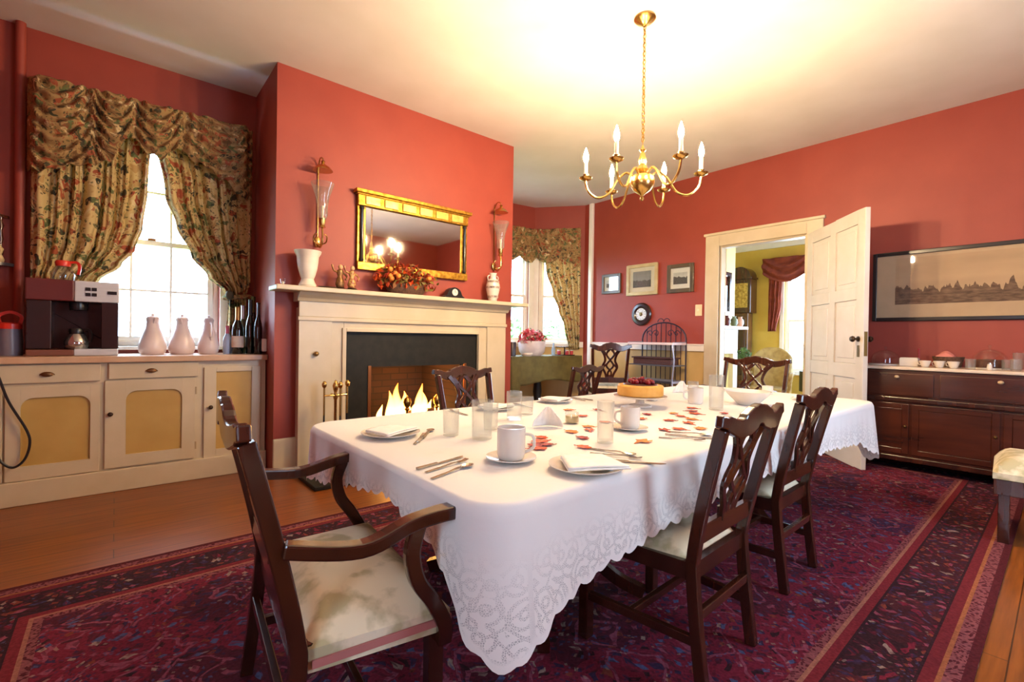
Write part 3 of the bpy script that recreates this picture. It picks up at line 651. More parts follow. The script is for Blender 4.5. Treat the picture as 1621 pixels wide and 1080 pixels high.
def figurine(x, label, c, seat=0):
    f = thing('figurine', label, 'figurine', (x,YF-.14,MZ), 0, 'figurines on the mantel')
    MB().lathe([(0,0),(.045,0),(.048,.012),(.03,.025),(0,.028)],n=16).build('base', M('bronze_base',lin(62,40,24),.4,.4), f)
    MB().lathe([(.03,.02),(.042,.05),(.028,.1),(.02,.12),(.03,.15),(.026,.175),(.01,.185),(0,.188)],n=14,sx=1,sy=.8).build('body', c, f)
    MB().sphere((.004,0,.205),.02,.02,.024).build('head', M('figurine_face',lin(214,168,120),.4), f)
    MB().tube(smoothpath([(.024,0,.16),(.055,-.02,.12),(.04,-.03,.09)],5),.008,6).tube(smoothpath([(-.024,0,.16),(-.06,-.01,.17),(-.075,-.01,.22)],5),.008,6).build('arms', c, f)
figurine(1.545,'small dark bronze figurine with raised arm beside the urn',M('figurine_bronze',lin(84,54,30),.35,.5,c2=lin(140,100,50),scale=40))
figurine(1.655,'small red and gold figurine standing next to the bronze one',M('figurine_red',lin(140,60,34),.4,c2=lin(190,150,80),scale=40,lo=.45,hi=.55))
tag(MB().lathe([(0,0),(.06,0),(.066,.01),(.06,.018),(0,.014)],n=18,sx=1.4).build('trinket_dish', M('dark_dish',lin(60,40,26),.3), loc=(1.44,YF-.13,MZ)), 'flat dark trinket dish left of the figurines on the mantel', 'dish')
# flowers
fa = thing('autumn_flower_arrangement','bushy arrangement of orange and rust autumn leaves in front of the mirror','flower arrangement',(2.2,YF-.145,MZ))
MB().lathe([(0,0),(.16,0),(.19,.05),(.18,.1),(0,.1)],n=20,sx=1.1,sy=.5).build('basket', M('dark_wicker',lin(58,34,20),.8,c2=lin(90,56,32),scale=50,bump=.4), fa)
def leafcloud(n, cx, cz, rx, ry, rz, size, seed, ymin=-1, ymax=1):
    rnd = random.Random(seed); b = MB()
    for _ in range(n):
        while True:
            p = Vector((rnd.uniform(-1,1), rnd.uniform(ymin,ymax), rnd.uniform(-.3,1)))
            if .35 < p.length < 1: break
        c = Vector((cx+p.x*rx, p.y*ry, cz+p.z*rz)); dr = Vector((p.x*rx,p.y*ry,p.z*rz+.03)).normalized()
        dr = (dr*.4+Vector((rnd.uniform(-1,1),rnd.uniform(-1,1),rnd.uniform(-1,1))).normalized()).normalized(); sd = dr.cross(Vector((rnd.uniform(-1,1),rnd.uniform(-1,1),rnd.uniform(-1,1)))).normalized(); up = sd.cross(dr)
        s = size*rnd.uniform(.7,1.3)
        b.add([c-dr*s, c+sd*s*.5+up*s*.12, c+dr*s, c-sd*s*.5+up*s*.12, c+up*s*.02], [(0,1,4),(1,2,4),(2,3,4),(3,0,4)])
    return b
for i, (mt, n) in enumerate(((LEAFM[0],120),(LEAFM[3],120),(M('leaf_brown',lin(110,62,24),.7,c2=lin(140,90,34),scale=20),110),(M('leaf_olive',lin(120,104,40),.7),70))):
    o = leafcloud(n, .02*i-.03, .12, .34, .105, .19, .034, 10+i).build('foliage', mt, fa, smooth=False, solid=.002); o['kind'] = 'stuff'
fl_ = MB()
for k in range(9): fl_.sphere((random.uniform(-.28,.28),random.uniform(-.1,-.02),random.uniform(.1,.26)),.026,.02,.024,10,6)
o = fl_.build('blossoms', M('blossom_gold',lin(226,150,52),.6,c2=lin(196,96,30),scale=30), fa); o['kind'] = 'stuff'
ck = thing('mantel_clock','small black dome shaped mantel clock with a white dial','clock',(2.76,YF-.13,MZ))
MB().prism([(-.125,0),(.125,0),(.125,.02),(.1,.03)]+[(.088*math.cos(PI*k/14)*1.05,.03+.088*math.sin(PI*k/14)) for k in range(1,14)]+[(-.1,.03),(-.125,.02)],-.04,.04).build('case', M('black_case',lin(26,24,26),.3), ck, bevel=.003)
dm = MB(); n = 24; dm.add([(.036*math.cos(2*PI*k/n),-.044,.064+.036*math.sin(2*PI*k/n)) for k in range(n)]+[(.036*math.cos(2*PI*k/n),-.039,.064+.036*math.sin(2*PI*k/n)) for k in range(n)], [tuple(range(n))]+[(k,(k+1)%n,n+(k+1)%n,n+k) for k in range(n)])
dm.build('dial', PORC, ck, smooth=False)
MB().box(-.0015,.0015,-.047,-.0445,.064,.09).box(0,.02,-.047,-.0445,.0625,.0655).build('hands', BLACKM, ck)

# ---------------------------------------------------------------- curtains, alcove window
YV = 5.02
vb = [(-.53,2.40),(-.42,2.41),(-.2,2.5),(-.07,2.55),(.08,2.80),(.2,2.70),(.28,2.68),(.40,2.79),(.55,2.70),(.75,2.6),(.88,2.47),(1.0,2.46)]
def valance_fn(u, v):
    x = -.52+1.5*u; ztop = 3.10+.03*u; zb = interp(vb, x); z = ztop+(zb-ztop)*v
    sw = [(-.53,-.16),(-.16,.10),(.10,.42),(.42,1.0)]
    y = 0
    for a, c in sw:
        if a <= x <= c+1e-6:
            t = (x-a)/(c-a); sag = 4*t*(1-t); ph = (z+.20*sag)*58
            y = -.05*math.sin(PI*t)*math.sin(PI*min(1,v*.95+.05)) - .026*math.sin(ph+1.5*math.sin(x*9))*(.35+.65*sag) - .02*math.sin(x*78+2*v)*(1-.8*sag)
    edge = .10*max(0, (abs(u-.5)-.46)/.04)            # returns to the wall at both ends
    ruf = .012*math.sin(x*95)*max(0,v-.9)*10
    return (x, YV-.05+y+edge*.9+ruf, z+.012*math.sin(x*60)*max(0,v-.85)*6)
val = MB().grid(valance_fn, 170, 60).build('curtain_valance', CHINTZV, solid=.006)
tag(val, 'swagged floral chintz valance across the top of the alcove window', 'valance')
def panel(name, le, re, zt, zb, folds, amp, yy, mat, parent=None, nu=90, nv=46):
    def fn(u, v):
        z = zt+(zb-zt)*v; a = interp(le, -z); c = interp(re, -z); w = c-a
        am = amp*(.55+.45*min(1,w/.45))
        q = u+.018*math.sin(u*17+1)+.012*math.sin(u*31+v*2)
        return (a+w*u, yy+am*math.sin(q*folds*2*PI+1.2*math.sin(v*3))*(.7+.3*math.sin(u*11+2))+.014*math.sin(q*folds*4.4*PI+2)+.006*math.sin(u*40+v*22), z)
    return MB().grid(fn, nu, nv).build(name, mat, parent, solid=.004)
L1 = thing('window_curtain','floral chintz curtain tied back at the left of the alcove window','curtain',(0,0,0),0,'chintz curtains at the alcove window')
panel('drape', [(-2.95,-.50),(-1.6,-.50),(-1.3,-.48)], [(-2.95,.22),(-2.4,.20),(-2.1,.17),(-1.9,.12),(-1.75,.03),(-1.62,-.1),(-1.5,-.28),(-1.3,-.34)], 2.95, 1.32, 7, .035, YV+.06, CHINTZ, L1)
R1 = thing('window_curtain','floral chintz curtain tied back at the right behind the bottles','curtain',(0,0,0),0,'chintz curtains at the alcove window')
panel('drape', [(-2.95,.24),(-2.4,.32),(-2.15,.40),(-1.9,.51),(-1.72,.64),(-1.6,.76),(-1.54,.80),(-1.45,.80),(-1.2,.79),(-1.04,.76)], [(-2.95,.98),(-2.4,.99),(-1.7,.985),(-1.55,.95),(-1.45,.95),(-1.2,.99),(-1.04,1.0)], 2.95, 1.04, 7, .032, YV+.06, CHINTZ, R1)
MB().tube([(.875+.105*math.cos(a*2*PI/20), YV+.06+.055*math.sin(a*2*PI/20), 1.545+.012*math.cos(a*2*PI/20)) for a in range(20)], .022, 8, True).build('tieback', CHINTZV, R1)
tb = MB(); tb.sphere((.80,YV-.02,1.555),.035,.03,.045); tb.build('tieback_knot', M('dark_rosette',lin(78,66,44),.7), R1)

# ---------------------------------------------------------------- things on the cupboard
CZ = CT+.021
cm = thing('coffee_brewer','commercial coffee brewer in burgundy and steel on the cupboard','coffee maker',(-.235,4.87,CZ))
MB().box(-.255,.0,-.15,.15,.40,.555).build('hopper', BURG, cm, smooth=False, bevel=.008)
MB().box(.0,.255,-.15,.15,.40,.555).build('control_housing', STEEL, cm, smooth=False, bevel=.008)
MB().box(-.25,.25,.06,.15,.05,.40).box(-.25,-.12,-.14,.06,.05,.40).box(.15,.25,-.14,.06,.05,.40).build('tower', M('brown_black_enamel',lin(44,26,26),.25), cm, smooth=False, bevel=.006)
MB().box(-.25,0,-.15,.15,0.0,.045).build('base', M('wood_vinyl',lin(120,70,52),.4), cm, smooth=False, bevel=.006)
MB().box(0,.25,-.15,.15,0.0,.05).build('warmer_base', STEEL, cm, smooth=False, bevel=.006)
for xx, zz in ((.075,.495),(.075,.455),(.11,.495),(.11,.455),(.2,.475),(.225,.475)):
    MB().box(xx-.014,xx+.014,-.156,-.149,zz-.012,zz+.012).build('switch', BLACKPL, cm, smooth=False)
MB().lathe([(0,0),(.05,0),(.055,.03),(.05,.06),(0,.06)],(.02,-.05,.34),16).build('filter_basket', BLACKPL, cm)
def carafe(name, loc, label, body, lid, ang):
    c = thing(name, label, 'carafe', loc, ang)
    MB().lathe([(0,0),(.06,0),(.07,.02),(.072,.05),(.055,.09),(.038,.115),(.036,.115),(.053,.088),(.069,.05),(.066,.02),(0,.004)],n=22).build('glass_bowl', body, c)
    MB().lathe([(.036,.108),(.042,.108),(.046,.135),(.04,.15),(.0,.152)],n=18).build('collar', lid, c)
    MB().sweep(smoothpath([(.04,0,.14),(.085,0,.14),(.098,0,.1),(.09,0,.05)],5),.018,.012,(0,1,0)).build('handle', lid, c)
carafe('coffee_carafe', (-.225,4.81,CZ+.051), 'steel and glass coffee carafe standing inside the brewer', M('mirror_carafe',lin(200,196,190),.12,.9), BLACKPL, -.6)
carafe('glass_carafe', (-.305,4.86,CZ+.556), 'clear glass carafe with orange collar on top of the brewer', GLASS, REDPL, -.3)
kt = thing('water_jug','grey plastic jug with red lid and handle left of the brewer','jug',(-.575,4.86,CZ))
MB().lathe([(0,0),(.065,0),(.068,.1),(.06,.2),(0,.2)],n=20).build('jug_body', M('grey_plastic',lin(120,112,124),.35), kt)
MB().lathe([(0,.19),(.064,.19),(.064,.225),(.05,.235),(0,.235)],n=20).build('lid', REDPL, kt)
MB().sweep(smoothpath([(-.05,0,.23),(-.055,0,.28),(0,0,.31),(.055,0,.28),(.05,0,.23)],6),.02,.014,(0,1,0)).build('handle', REDPL, kt)
kt2 = thing('water_jug','second grey jug with red lid at the left edge of the counter','jug',(-.745,4.80,CZ))
for c in kt.children:
    q = c.copy(); COL.objects.link(q); q.parent = kt2
tag(MB().tube(smoothpath([(-.70,YC-.02,1.03),(-.63,YC-.05,.99),(-.595,YC-.045,.9),(-.545,YC-.04,.72),(-.46,YC-.04,.52),(-.445,YC-.04,.42),(-.47,YC-.04,.32),(-.52,YC-.04,.275),(-.57,YC-.04,.31),(-.62,YC-.04,.40)],6),.008,8).build('power_cord', BLACKPL), 'black power cord looping down in front of the cupboard', 'cord')
pots = []
def coffee_pot(x, label, rz, sx=1):
    p = thing('ceramic_pitcher', label, 'pitcher', (x,4.92,CZ), rz, 'white ceramic pitchers on the cupboard')
    MB().lathe([(0,0),(.078,0),(.092,.02),(.097,.06),(.088,.11),(.068,.17),(.05,.22),(.043,.265),(.05,.3),(.042,.3),(.038,.265),(0,.25)],n=26).build('pitcher_body', CERAM, p)
    MB().sweep(smoothpath([(.045,0,.27),(.1,0,.26),(.115,0,.19),(.085,0,.12)],6),.016,.012,(0,1,0)).build('handle', CERAM, p)
    MB().prism([(-.042,.25),(-.075,.305),(-.05,.303),(-.03,.28)],-.014,.014).build('spout', CERAM, p, bevel=.004)
    MB().lathe([(0,.295),(.046,.295),(.04,.312),(.012,.322),(.012,.335),(0,.34)],n=18).build('lid', CERAM, p)
    return p
coffee_pot(.235,'fat white lidded pitcher nearest the coffee brewer',1.9); coffee_pot(.435,'fat white lidded pitcher in the middle of the three',1.2)
p3 = coffee_pot(.628,'slimmer white lidded pitcher nearest the bottles',-1.4); p3.scale = (.84,.84,1)
def bottle(x, y, h, r, label, mat, lab=None, foil=None, name='wine_bottle'):
    b_ = thing(name, label, 'bottle', (x,y,CZ), 0, 'bottles at the right end of the cupboard')
    MB().lathe([(0,0),(r*.95,0),(r,.008),(r,h*.5),(r*.85,h*.6),(r*.42,h*.72),(r*.36,h*.8),(r*.36,h*.97),(r*.42,h*.975),(r*.42,h),(0,h)],n=20).build('glass_body', mat, b_)
    if lab: MB().lathe([(r+.0008,h*.14),(r+.0012,h*.14),(r+.0012,h*.38),(r+.0008,h*.38)],n=20).build('paper_label', lab, b_)
    if foil: MB().lathe([(r*.47,h*.72),(r*.44,h*.8),(r*.44,h*.98),(r*.48,h*1.0),(0,h*1.005)],n=16).build('foil', foil, b_)
DKG = M('dark_green_glass',lin(18,26,16),.08,coat=.5); PAPER = M('cream_label_paper',lin(222,206,186),.7,c2=lin(200,150,130),scale=10)
bottle(.835,4.80,.42,.047,'dark green champagne bottle with cream label and gold foil',DKG,PAPER,M('gold_foil',lin(180,130,70),.3,.8))
bottle(.893,4.90,.44,.037,'clear glass wine bottle with pale foil just right of the champagne',M('olive_glass',lin(96,100,60),.1,coat=.5),M('pale_label',lin(206,198,150),.7),M('silver_foil',lin(190,186,196),.3,.7))
bottle(.935,4.80,.49,.038,'tall dark wine bottle with black foil, second from the chimney wall',DKG,None,BLACKPL)
bottle(.985,4.94,.53,.038,'tallest dark bottle at the back beside the chimney wall',M('brown_glass',lin(34,22,14),.08,coat=.5),None,M('olive_foil',lin(90,84,40),.35,.5))
bottle(.978,4.70,.46,.034,'slim dark bottle at the front right corner of the cupboard',M('black_glass',lin(14,14,14),.08,coat=.5),None,None)
bottle(.765,4.86,.25,.034,'small pale blue bottle with red cap beside the champagne',M('pale_blue_plastic',lin(170,190,220),.3),None,M('pink_cap',lin(206,90,110),.4),'water_bottle')
# whatnot shelf on the left wall
ws = thing('wall_whatnot','dark little two tier wall shelf at the far left edge','wall shelf',(-.72,YW-.005,1.68))
MB().prism([(-.3,0),(-.3,-.16)]+[(-.12+.26*math.sin(t*PI/12),-.02-.14*math.cos(t*PI/12)) for t in range(0,7)]+[(.15,0)],.0,.022,'xy').build('lower_shelf', M('dark_silvered_shelf',lin(64,58,66),.2,.4), ws)
MB().prism([(-.3,0),(-.3,-.13)]+[(-.1+.2*math.sin(t*PI/12),-.01-.12*math.cos(t*PI/12)) for t in range(0,7)]+[(.1,0)],.36,.38,'xy').build('upper_shelf', MAHOG, ws)
MB().lathe([(.016,.022),(.01,.06),(.02,.11),(.009,.16),(.018,.2),(.01,.26),(.02,.3),(.01,.33),(.014,.36)],(.06,-.06,0),12).build('turned_post', MAHOG, ws)
for x, z, label, c in ((-.62,1.703,'small cream figurine on the lower shelf of the wall whatnot',(222,196,140)),(-.665,2.062,'small golden figurine on the upper shelf of the wall whatnot',(206,160,80))):
    f = thing('figurine', label, 'figurine', (x-.06,YW-.075,z), 0)
    m_ = M('figurine_glaze',lin(*c),.35,c2=lin(c[0]-60,c[1]-60,c[2]-40),scale=40)
    MB().lathe([(0,0),(.04,0),(.045,.02),(.03,.06),(.04,.1),(.02,.135),(0,.14)],n=14).build('body', m_, f)
    MB().sphere((.0,0,.155),.022,.02,.025).build('head', m_, f)

# ---------------------------------------------------------------- rug
rx0, rx1, ry0, ry1 = RUG
rug = MB().box(-(rx1-rx0)/2,(rx1-rx0)/2,-(ry1-ry0)/2,(ry1-ry0)/2,0,.008).build('persian_rug', rug_mat(), smooth=False, loc=((rx0+rx1)/2,(ry0+ry1)/2,.0005))
tag(rug, 'large crimson and navy patterned rug under the dining table', 'rug')
RZ = .009

# ---------------------------------------------------------------- dining table and cloth
TX0, TX1, TY0, TY1, TZ = .715, 4.40, .93, 2.42, .765
dt = thing('dining_table','long dark wooden dining table hidden under the lace cloth','table',((TX0+TX1)/2,(TY0+TY1)/2,RZ))
hw, hd = (TX1-TX0)/2, (TY1-TY0)/2
def rrect(x0,x1,y0,y1,r,k=8):
    out = []
    for cx,cy,a in ((x1-r,y0+r,-PI/2),(x1-r,y1-r,0),(x0+r,y1-r,PI/2),(x0+r,y0+r,PI)):
        out += [(cx+r*math.cos(a+PI/2*i/k), cy+r*math.sin(a+PI/2*i/k)) for i in range(k+1)]
    return out
MB().prism(rrect(-hw+.012,hw-.012,-hd+.012,hd-.012,.12),.72-RZ,.757-RZ,'xy').build('tabletop', MAHOG, dt, smooth=False)
MB().box(-hw+.12,hw-.12,-hd+.12,-hd+.15,.62,.711).box(-hw+.12,hw-.12,hd-.15,hd-.12,.62,.711).box(-hw+.12,-hw+.15,-hd+.12,hd-.12,.62,.711).box(hw-.15,hw-.12,-hd+.12,hd-.12,.62,.711).build('apron', MAHOG, dt, smooth=False)
for px in (-1.0,1.0):
    MB().lathe([(.0,.18),(.07,.18),(.085,.24),(.055,.3),(.045,.4),(.06,.5),(.05,.62),(.1,.7),(0,.7)],(px,0,0),18).build('pedestal', MAHOG, dt)
    for s in (-1,1):
        for t in (-1,1):
            MB().sweep(smoothpath([(px,0,.26),(px+.12*s,.16*t,.22),(px+.24*s,.32*t,.08),(px+.32*s,.42*t,.025)],5),.045,.05).build('pedestal_leg', MAHOG, dt)
def drop(x, y):
    """hanging length of the cloth at a point of the table edge"""
    if abs(x-TX0) < .1 and y < TY0+1.6 and y > TY0-.01:
        e = interp([(.93,.36),(1.0,.30),(1.1,.215),(1.25,.13),(1.5,.10),(1.75,.13),(1.95,.18),(2.2,.21),(2.42,.26)], y)
        if y < TY0+.16 or y > TY1-.16: pass
        return e
    if y < TY0+.1: return interp([(.72,.37),(.85,.345),(.95,.30),(1.25,.25),(1.64,.215),(2.2,.19),(3.2,.20),(3.9,.24),(4.2,.34),(4.4,.44)], x)
    if x > TX1-.1: return interp([(.93,.44),(1.1,.32),(1.3,.24),(2.1,.24),(2.42,.38)], y)
    return interp([(.72,.27),(1.0,.22),(3.9,.22),(4.4,.36)], x)
def tablecloth():
    r = .13; cont = []
    step = .0125
    def seg(a, b_):
        n = max(1,int(math.dist(a,b_)/step)); return [(a[0]+(b_[0]-a[0])*i/n, a[1]+(b_[1]-a[1])*i/n) for i in range(n)]
    corners = [(TX1-r,TY0+r,-PI/2),(TX1-r,TY1-r,0),(TX0+r,TY1-r,PI/2),(TX0+r,TY0+r,PI)]
    pts = []; nor = []
    starts = [(TX0+r,TY0),(TX1,TY0+r),(TX1-r,TY1),(TX0,TY1-r)]; ends = [(TX1-r,TY0),(TX1,TY1-r),(TX0+r,TY1),(TX0,TY0+r)]; ns = [(0,-1),(1,0),(0,1),(-1,0)]
    for k in range(4):
        for q in seg(starts[k], ends[k]): pts.append(q); nor.append(ns[k])
        cx,cy,a = corners[k]
        for i in range(18):
            t = a+PI/2*i/18; pts.append((cx+r*math.cos(t),cy+r*math.sin(t))); nor.append((math.cos(t),math.sin(t)))
    n = len(pts); s = 0; S = []
    for i in range(n):
        S.append(s); s += math.dist(pts[i], pts[(i+1)%n])
    ccx, ccy = (TX0+TX1)/2, (TY0+TY1)/2
    rows = []; lace = []; uvs = []
    zt = TZ
    for t in (.0,.5,.8,.93):
        if t == 0: continue
        rows.append([(ccx+(p[0]-ccx)*t if True else 0, ccy+(p[1]-ccy)*t, zt) for p in pts]); lace.append([(0,0,0)]*n)
    # edge inset rows then the drop
    for ins, dz in ((.014,0),(.005,-.003),(0,-.010)):
        rows.append([(p[0]-m_[0]*ins, p[1]-m_[1]*ins, zt+dz) for p, m_ in zip(pts,nor)]); lace.append([(0,0,0)]*n)
    K = 22
    D = [drop(*p)+.085*max(0,1-math.dist(p,(TX0,TY0))/.17) for p in pts]
    for _ in range(3): D = [(D[i-1]+2*D[i]+D[(i+1)%n])/4 for i in range(n)]
    # corner amount for fuller folds
    for k in range(1,K+1):
        t = k/K; row = []; la = []
        for i,(p,m_) in enumerate(zip(pts,nor)):
            corner = 1-min(1, min(math.dist(p,c) for c in ((TX0,TY0),(TX1,TY0),(TX1,TY1),(TX0,TY1)))/.5)
            L_ = D[i]+.018*abs(math.sin(S[i]*PI/.07))-.009
            end_ = max(0,min(1,(-m_[0]-.3)/.7)); end_ = end_*end_*(3-2*end_)
            amp = (.008+.03*corner*(1-.5*end_))*t
            off = .006+.02*t*corner*(1-.6*end_)+amp*(.5+.5*math.sin(S[i]*(17+0*corner)+.7))+.004*t*math.sin(S[i]*53)
            row.append((p[0]+m_[0]*off, p[1]+m_[1]*off, zt-.010-L_*t)); la.append((i/n, t, (0 if t > .94 else 1)*max(0,min(1,(t-.30)/.5))*max(0,min(1,(t*L_-.05)/.06))))
        rows.append(row); lace.append(la)
    vs = [(ccx+(-1.0+2*0)*0, ccy, zt)]; lc = [(0,0,0)]; uv = [(0,0)]
    dist = 0
    for ri, row in enumerate(rows):
        for i, p in enumerate(row):
            vs.append(p); lc.append(lace[ri][i]); uv.append((S[i], -(zt-p[2])))
    fs = [(0,1+i,1+(i+1)%n) for i in range(n)]
    for r_ in range(len(rows)-1):
        o = 1+r_*n
        fs += [(o+i,o+n+i,o+n+(i+1)%n,o+(i+1)%n) for i in range(n)]
    me = bpy.data.meshes.new('tablecloth'); me.from_pydata(vs, [], fs); me.materials.append(cloth_mat())
    at = me.color_attributes.new('lace','FLOAT_COLOR','POINT')
    for i, c in enumerate(lc): at.data[i].color = (*c,1)
    ul = me.uv_layers.new(name='UVMap')
    for lp in me.loops:
        ul.data[lp.index].uv = uv[lp.vertex_index]
    me.polygons.foreach_set('use_smooth', [True]*len(me.polygons))
    o = bpy.data.objects.new('tablecloth', me); COL.objects.link(o)
    tag(o, 'white lace tablecloth draped over the long dining table', 'tablecloth')
tablecloth()
TT = TZ+.001

# ---------------------------------------------------------------- chairs
def make_chair(name, label, cat, arms=False, wb=.205, wt=.235, wf=.27, D=.44, SH=.46, HT=.945, rake=.11, group=None):
    """ribbon-back chair; faces local +y, origin on the floor under the seat middle"""
    t = thing(name, label, cat, (0,0,0), 0, group)
    yb_, yf_ = -D/2, D/2
    def yback(z):                                   # centre line of the back above the seat
        k = max(0,(z-SH)/(HT-SH)); return yb_-.015-rake*k**1.15
    def xback(z):
        k = max(0,(z-SH)/(HT-SH)); return wb+(wt-wb)*k**.8
    for s in (-1,1):
        P = [(s*wb*1.0, yb_-.055, 0),(s*wb,yb_-.03,.2),(s*wb,yb_-.012,.4),(s*wb,yb_-.015,SH)]+[(s*xback(z),yback(z),z) for z in (SH+.12,SH+.25,SH+.37,HT-.035)]
        MB().sweep(smoothpath(P,4),.034,[.04]*29,(0,1,0)).build('back_post', MAHOG, t, smooth=False, bevel=.004)
    for s in (-1,1):
        MB().sweep([(s*(wf-.025),yf_-.03,0),(s*(wf-.025),yf_-.03,SH-.04)],.044,.044,(0,1,0)).build('front_leg', MAHOG, t, smooth=False, bevel=.004)
    # seat frame and stuffed seat
    b = MB(); ins = .03 if arms else 0; wf0, wb0 = wf, wb; wf -= ins; wb -= ins
    b.sweep([(-wf+.003,yf_-.03-ins,SH-.055),(wf-.003,yf_-.03-ins,SH-.055)],.034,.06); b.sweep([(-wb+.016,yb_-.005,SH-.055),(wb-.016,yb_-.005,SH-.055)],.03,.06)
    for s in (-1,1): b.sweep([(s*(wb),yb_+.01,SH-.055),(s*(wf-.02),yf_-.04,SH-.055)],.028,.06)
    b.build('seat_frame', MAHOG, t, smooth=False); wf, wb = wf0, wb0
    def seatfn(u, v):
        w = wb-.004+(wf-wb+.012)*v; y = yb_+.012+(D-.008)*v
        d = min(u,1-u,v,1-v); h = .055*(1-(1-min(1,d/.28))**2.2)
        return ((2*u-1)*w, y, SH-.03+h)
    b = MB().grid(seatfn, 22, 22)
    out = []
    m_ = 22; ring = [(i,0) for i in range(m_)]+[(m_,j) for j in range(m_)]+[(m_-i,m_) for i in range(m_)]+[(0,m_-j) for j in range(m_)]
    base = [j*(m_+1)+i for i,j in ring]; o0 = len(b.v)
    b.v += [(b.v[q][0],b.v[q][1],SH-(.088 if arms else .06)) for q in base]
    k_ = len(base); b.f += [(base[i],o0+i,o0+(i+1)%k_,base[(i+1)%k_]) for i in range(k_)]
    b.f.append(tuple(range(o0,o0+k_)))
    seat = b.build('seat', SEATF, t)
    if arms:
        pp = MB()
        for s in (-1,1): pp.sweep([(s*(wb+.001),yb_+.02,SH-.066),(s*(wf+.013),yf_-.004,SH-.055)],.006,.02)
        pp.sweep([(-wf-.01,yf_+.005,SH-.055),(wf+.01,yf_+.005,SH-.055)],.006,.02)
        pp.build('piping', M('faded_rose_braid', lin(176,108,100), .8), seat, smooth=False)
    # crest rail with ears and centre rise
    cz = [(-wt-.035,HT+.012),(-wt+.01,HT+.002),(-wt*.62,HT-.022),(-wt*.3,HT-.004),(0,HT+.016),(wt*.3,HT-.004),(wt*.62,HT-.022),(wt-.01,HT+.002),(wt+.035,HT+.012)]
    P = smoothpath([(x,yback(HT)-.012*(1-(x/wt)**2),z-.02) for x,z in cz],5)
    hh = [.05+.02*math.cos(min(1,abs(p.x)/wt)*PI/2)+(.012 if abs(abs(p.x)-wt*.3) < .03 else 0)-(.012 if abs(p.x) > wt else 0) for p in P]
    MB().sweep(P,.03,hh,(0,0,1)).build('crest_rail', MAHOG, t, smooth=False, bevel=.005)
    # pierced ribbon splat
    sp = MB(); zs, ze = SH+.10, HT-.045
    def rib(pts, w=.02):
        Q = smoothpath([(x, yback(zs+(ze-zs)*k)-.002, zs+(ze-zs)*k) for x,k in pts],6)
        sp.sweep(Q,w,.014,(0,1,0))
    q = wt/.235
    for s in (-1,1):
        rib([(s*.04*q,0),(s*.055*q,.15),(s*.095*q,.38),(s*.065*q,.6),(s*.085*q,.82),(s*.135*q,1.0)],.029)
        rib([(s*.012*q,0),(s*.02*q,.2),(-s*.045*q,.42),(s*.0*q,.62),(s*.05*q,.8),(s*.02*q,1.0)],.024)
        rib([(s*.09*q,.36),(s*.03*q,.52),(-s*.03*q,.72),(-s*.085*q,.92),(-s*.1*q,1.0)],.022)
        rib([(s*.075*q,.80),(s*.03*q,.9),(s*.0,1.0)],.016)
    sp.sweep([(-.05*q,yback(zs),zs+.012),(.05*q,yback(zs),zs+.012)],.024,.05,(0,0,1))
    sp.build('splat', MAHOG, t, smooth=False, bevel=.002)
    MB().sweep([(-wb+.012,yback(SH+.08),SH+.075),(wb-.012,yback(SH+.08),SH+.075)],.026,.062,(0,0,1)).build('lower_back_rail', MAHOG, t, smooth=False, bevel=.004)
    for s in (-1,1):
        MB().sweep([(s*wb,yb_-.02,.17),(s*(wf-.025),yf_-.03,.17)],.022,.034).build('stretcher', MAHOG, t, smooth=False, bevel=.003)
    MB().sweep([(-(wb+wf)/2+.02,0.0,.17),((wb+wf)/2-.02,0.0,.17)],.022,.03).build('stretcher', MAHOG, t, smooth=False, bevel=.003)
    MB().sweep([(-wb+.015,yb_-.03,.26),(wb-.015,yb_-.03,.26)],.022,.034).build('stretcher', MAHOG, t, smooth=False, bevel=.003)
    if arms:
        for s in (-1,1):
            za = SH+.215
            P = smoothpath([(s*(xback(za)+.012),yback(za)+.01,za+.02),(s*(wb+.05),yb_+.12,za-.005),(s*(wf+.025),yb_+.25,za+.025),(s*(wf+.03),yb_+.36,za+.038),(s*(wf+.012),yb_+.43,za+.022)],7)
            n_ = len(P)
            MB().sweep(P,[.04+.016*(i/n_) for i in range(n_)],[.036]*n_).build('arm', MAHOG, t, smooth=False, bevel=.008)
            P = smoothpath([(s*(wf+.022),yb_+.275,za+.02),(s*(wf+.028),yb_+.255,za-.05),(s*(wf+.028),yb_+.27,SH+.09),(s*(wf+.024),yb_+.315,SH+.02),(s*(wf+.02),yb_+.355,SH-.06),(s*(wf+.006),yb_+.36,SH-.12)],6)
            MB().sweep(P,.03,.042,(0,1,0)).build('arm_support', MAHOG, t, smooth=False, bevel=.006)
    return t
G1 = 'dining chairs along the sides of the table'
ch1 = make_chair('dining_chair','nearest armless ribbon back chair on the right long side of the table','chair',group=G1)
ch1.location = (1.705,1.055,RZ); ch1.rotation_euler.z = .04
dup(ch1,(2.63,1.13,RZ),.02,'armless ribbon back chair second along the right side, toward the open door',G1)
dup(ch1,(2.03,2.62,RZ),PI+.03,'armless ribbon back chair on the fireplace side of the table',G1)
G2 = 'armchairs at the two ends of the table'
ac = make_chair('dining_armchair','dark carved armchair in the left foreground at the near end of the table','armchair',True,wb=.335,wt=.345,wf=.35,D=.375,HT=.985,rake=.12,group=G2)
ac.location = (.567,1.485,RZ); ac.rotation_euler.z = math.radians(-95.5)
dup(ac,(4.66,2.05,RZ),PI/2,'ribbon back armchair at the far end of the table before the doorway',G2,(.86,1,1.03))
G3 = 'chairs near the window bay'
c_ = dup(ch1,(5.42,4.30,0.0),-.75,'tall chair by the bay corner under the white dado rail','chairs near the window bay',(1.05,1.05,1.19))
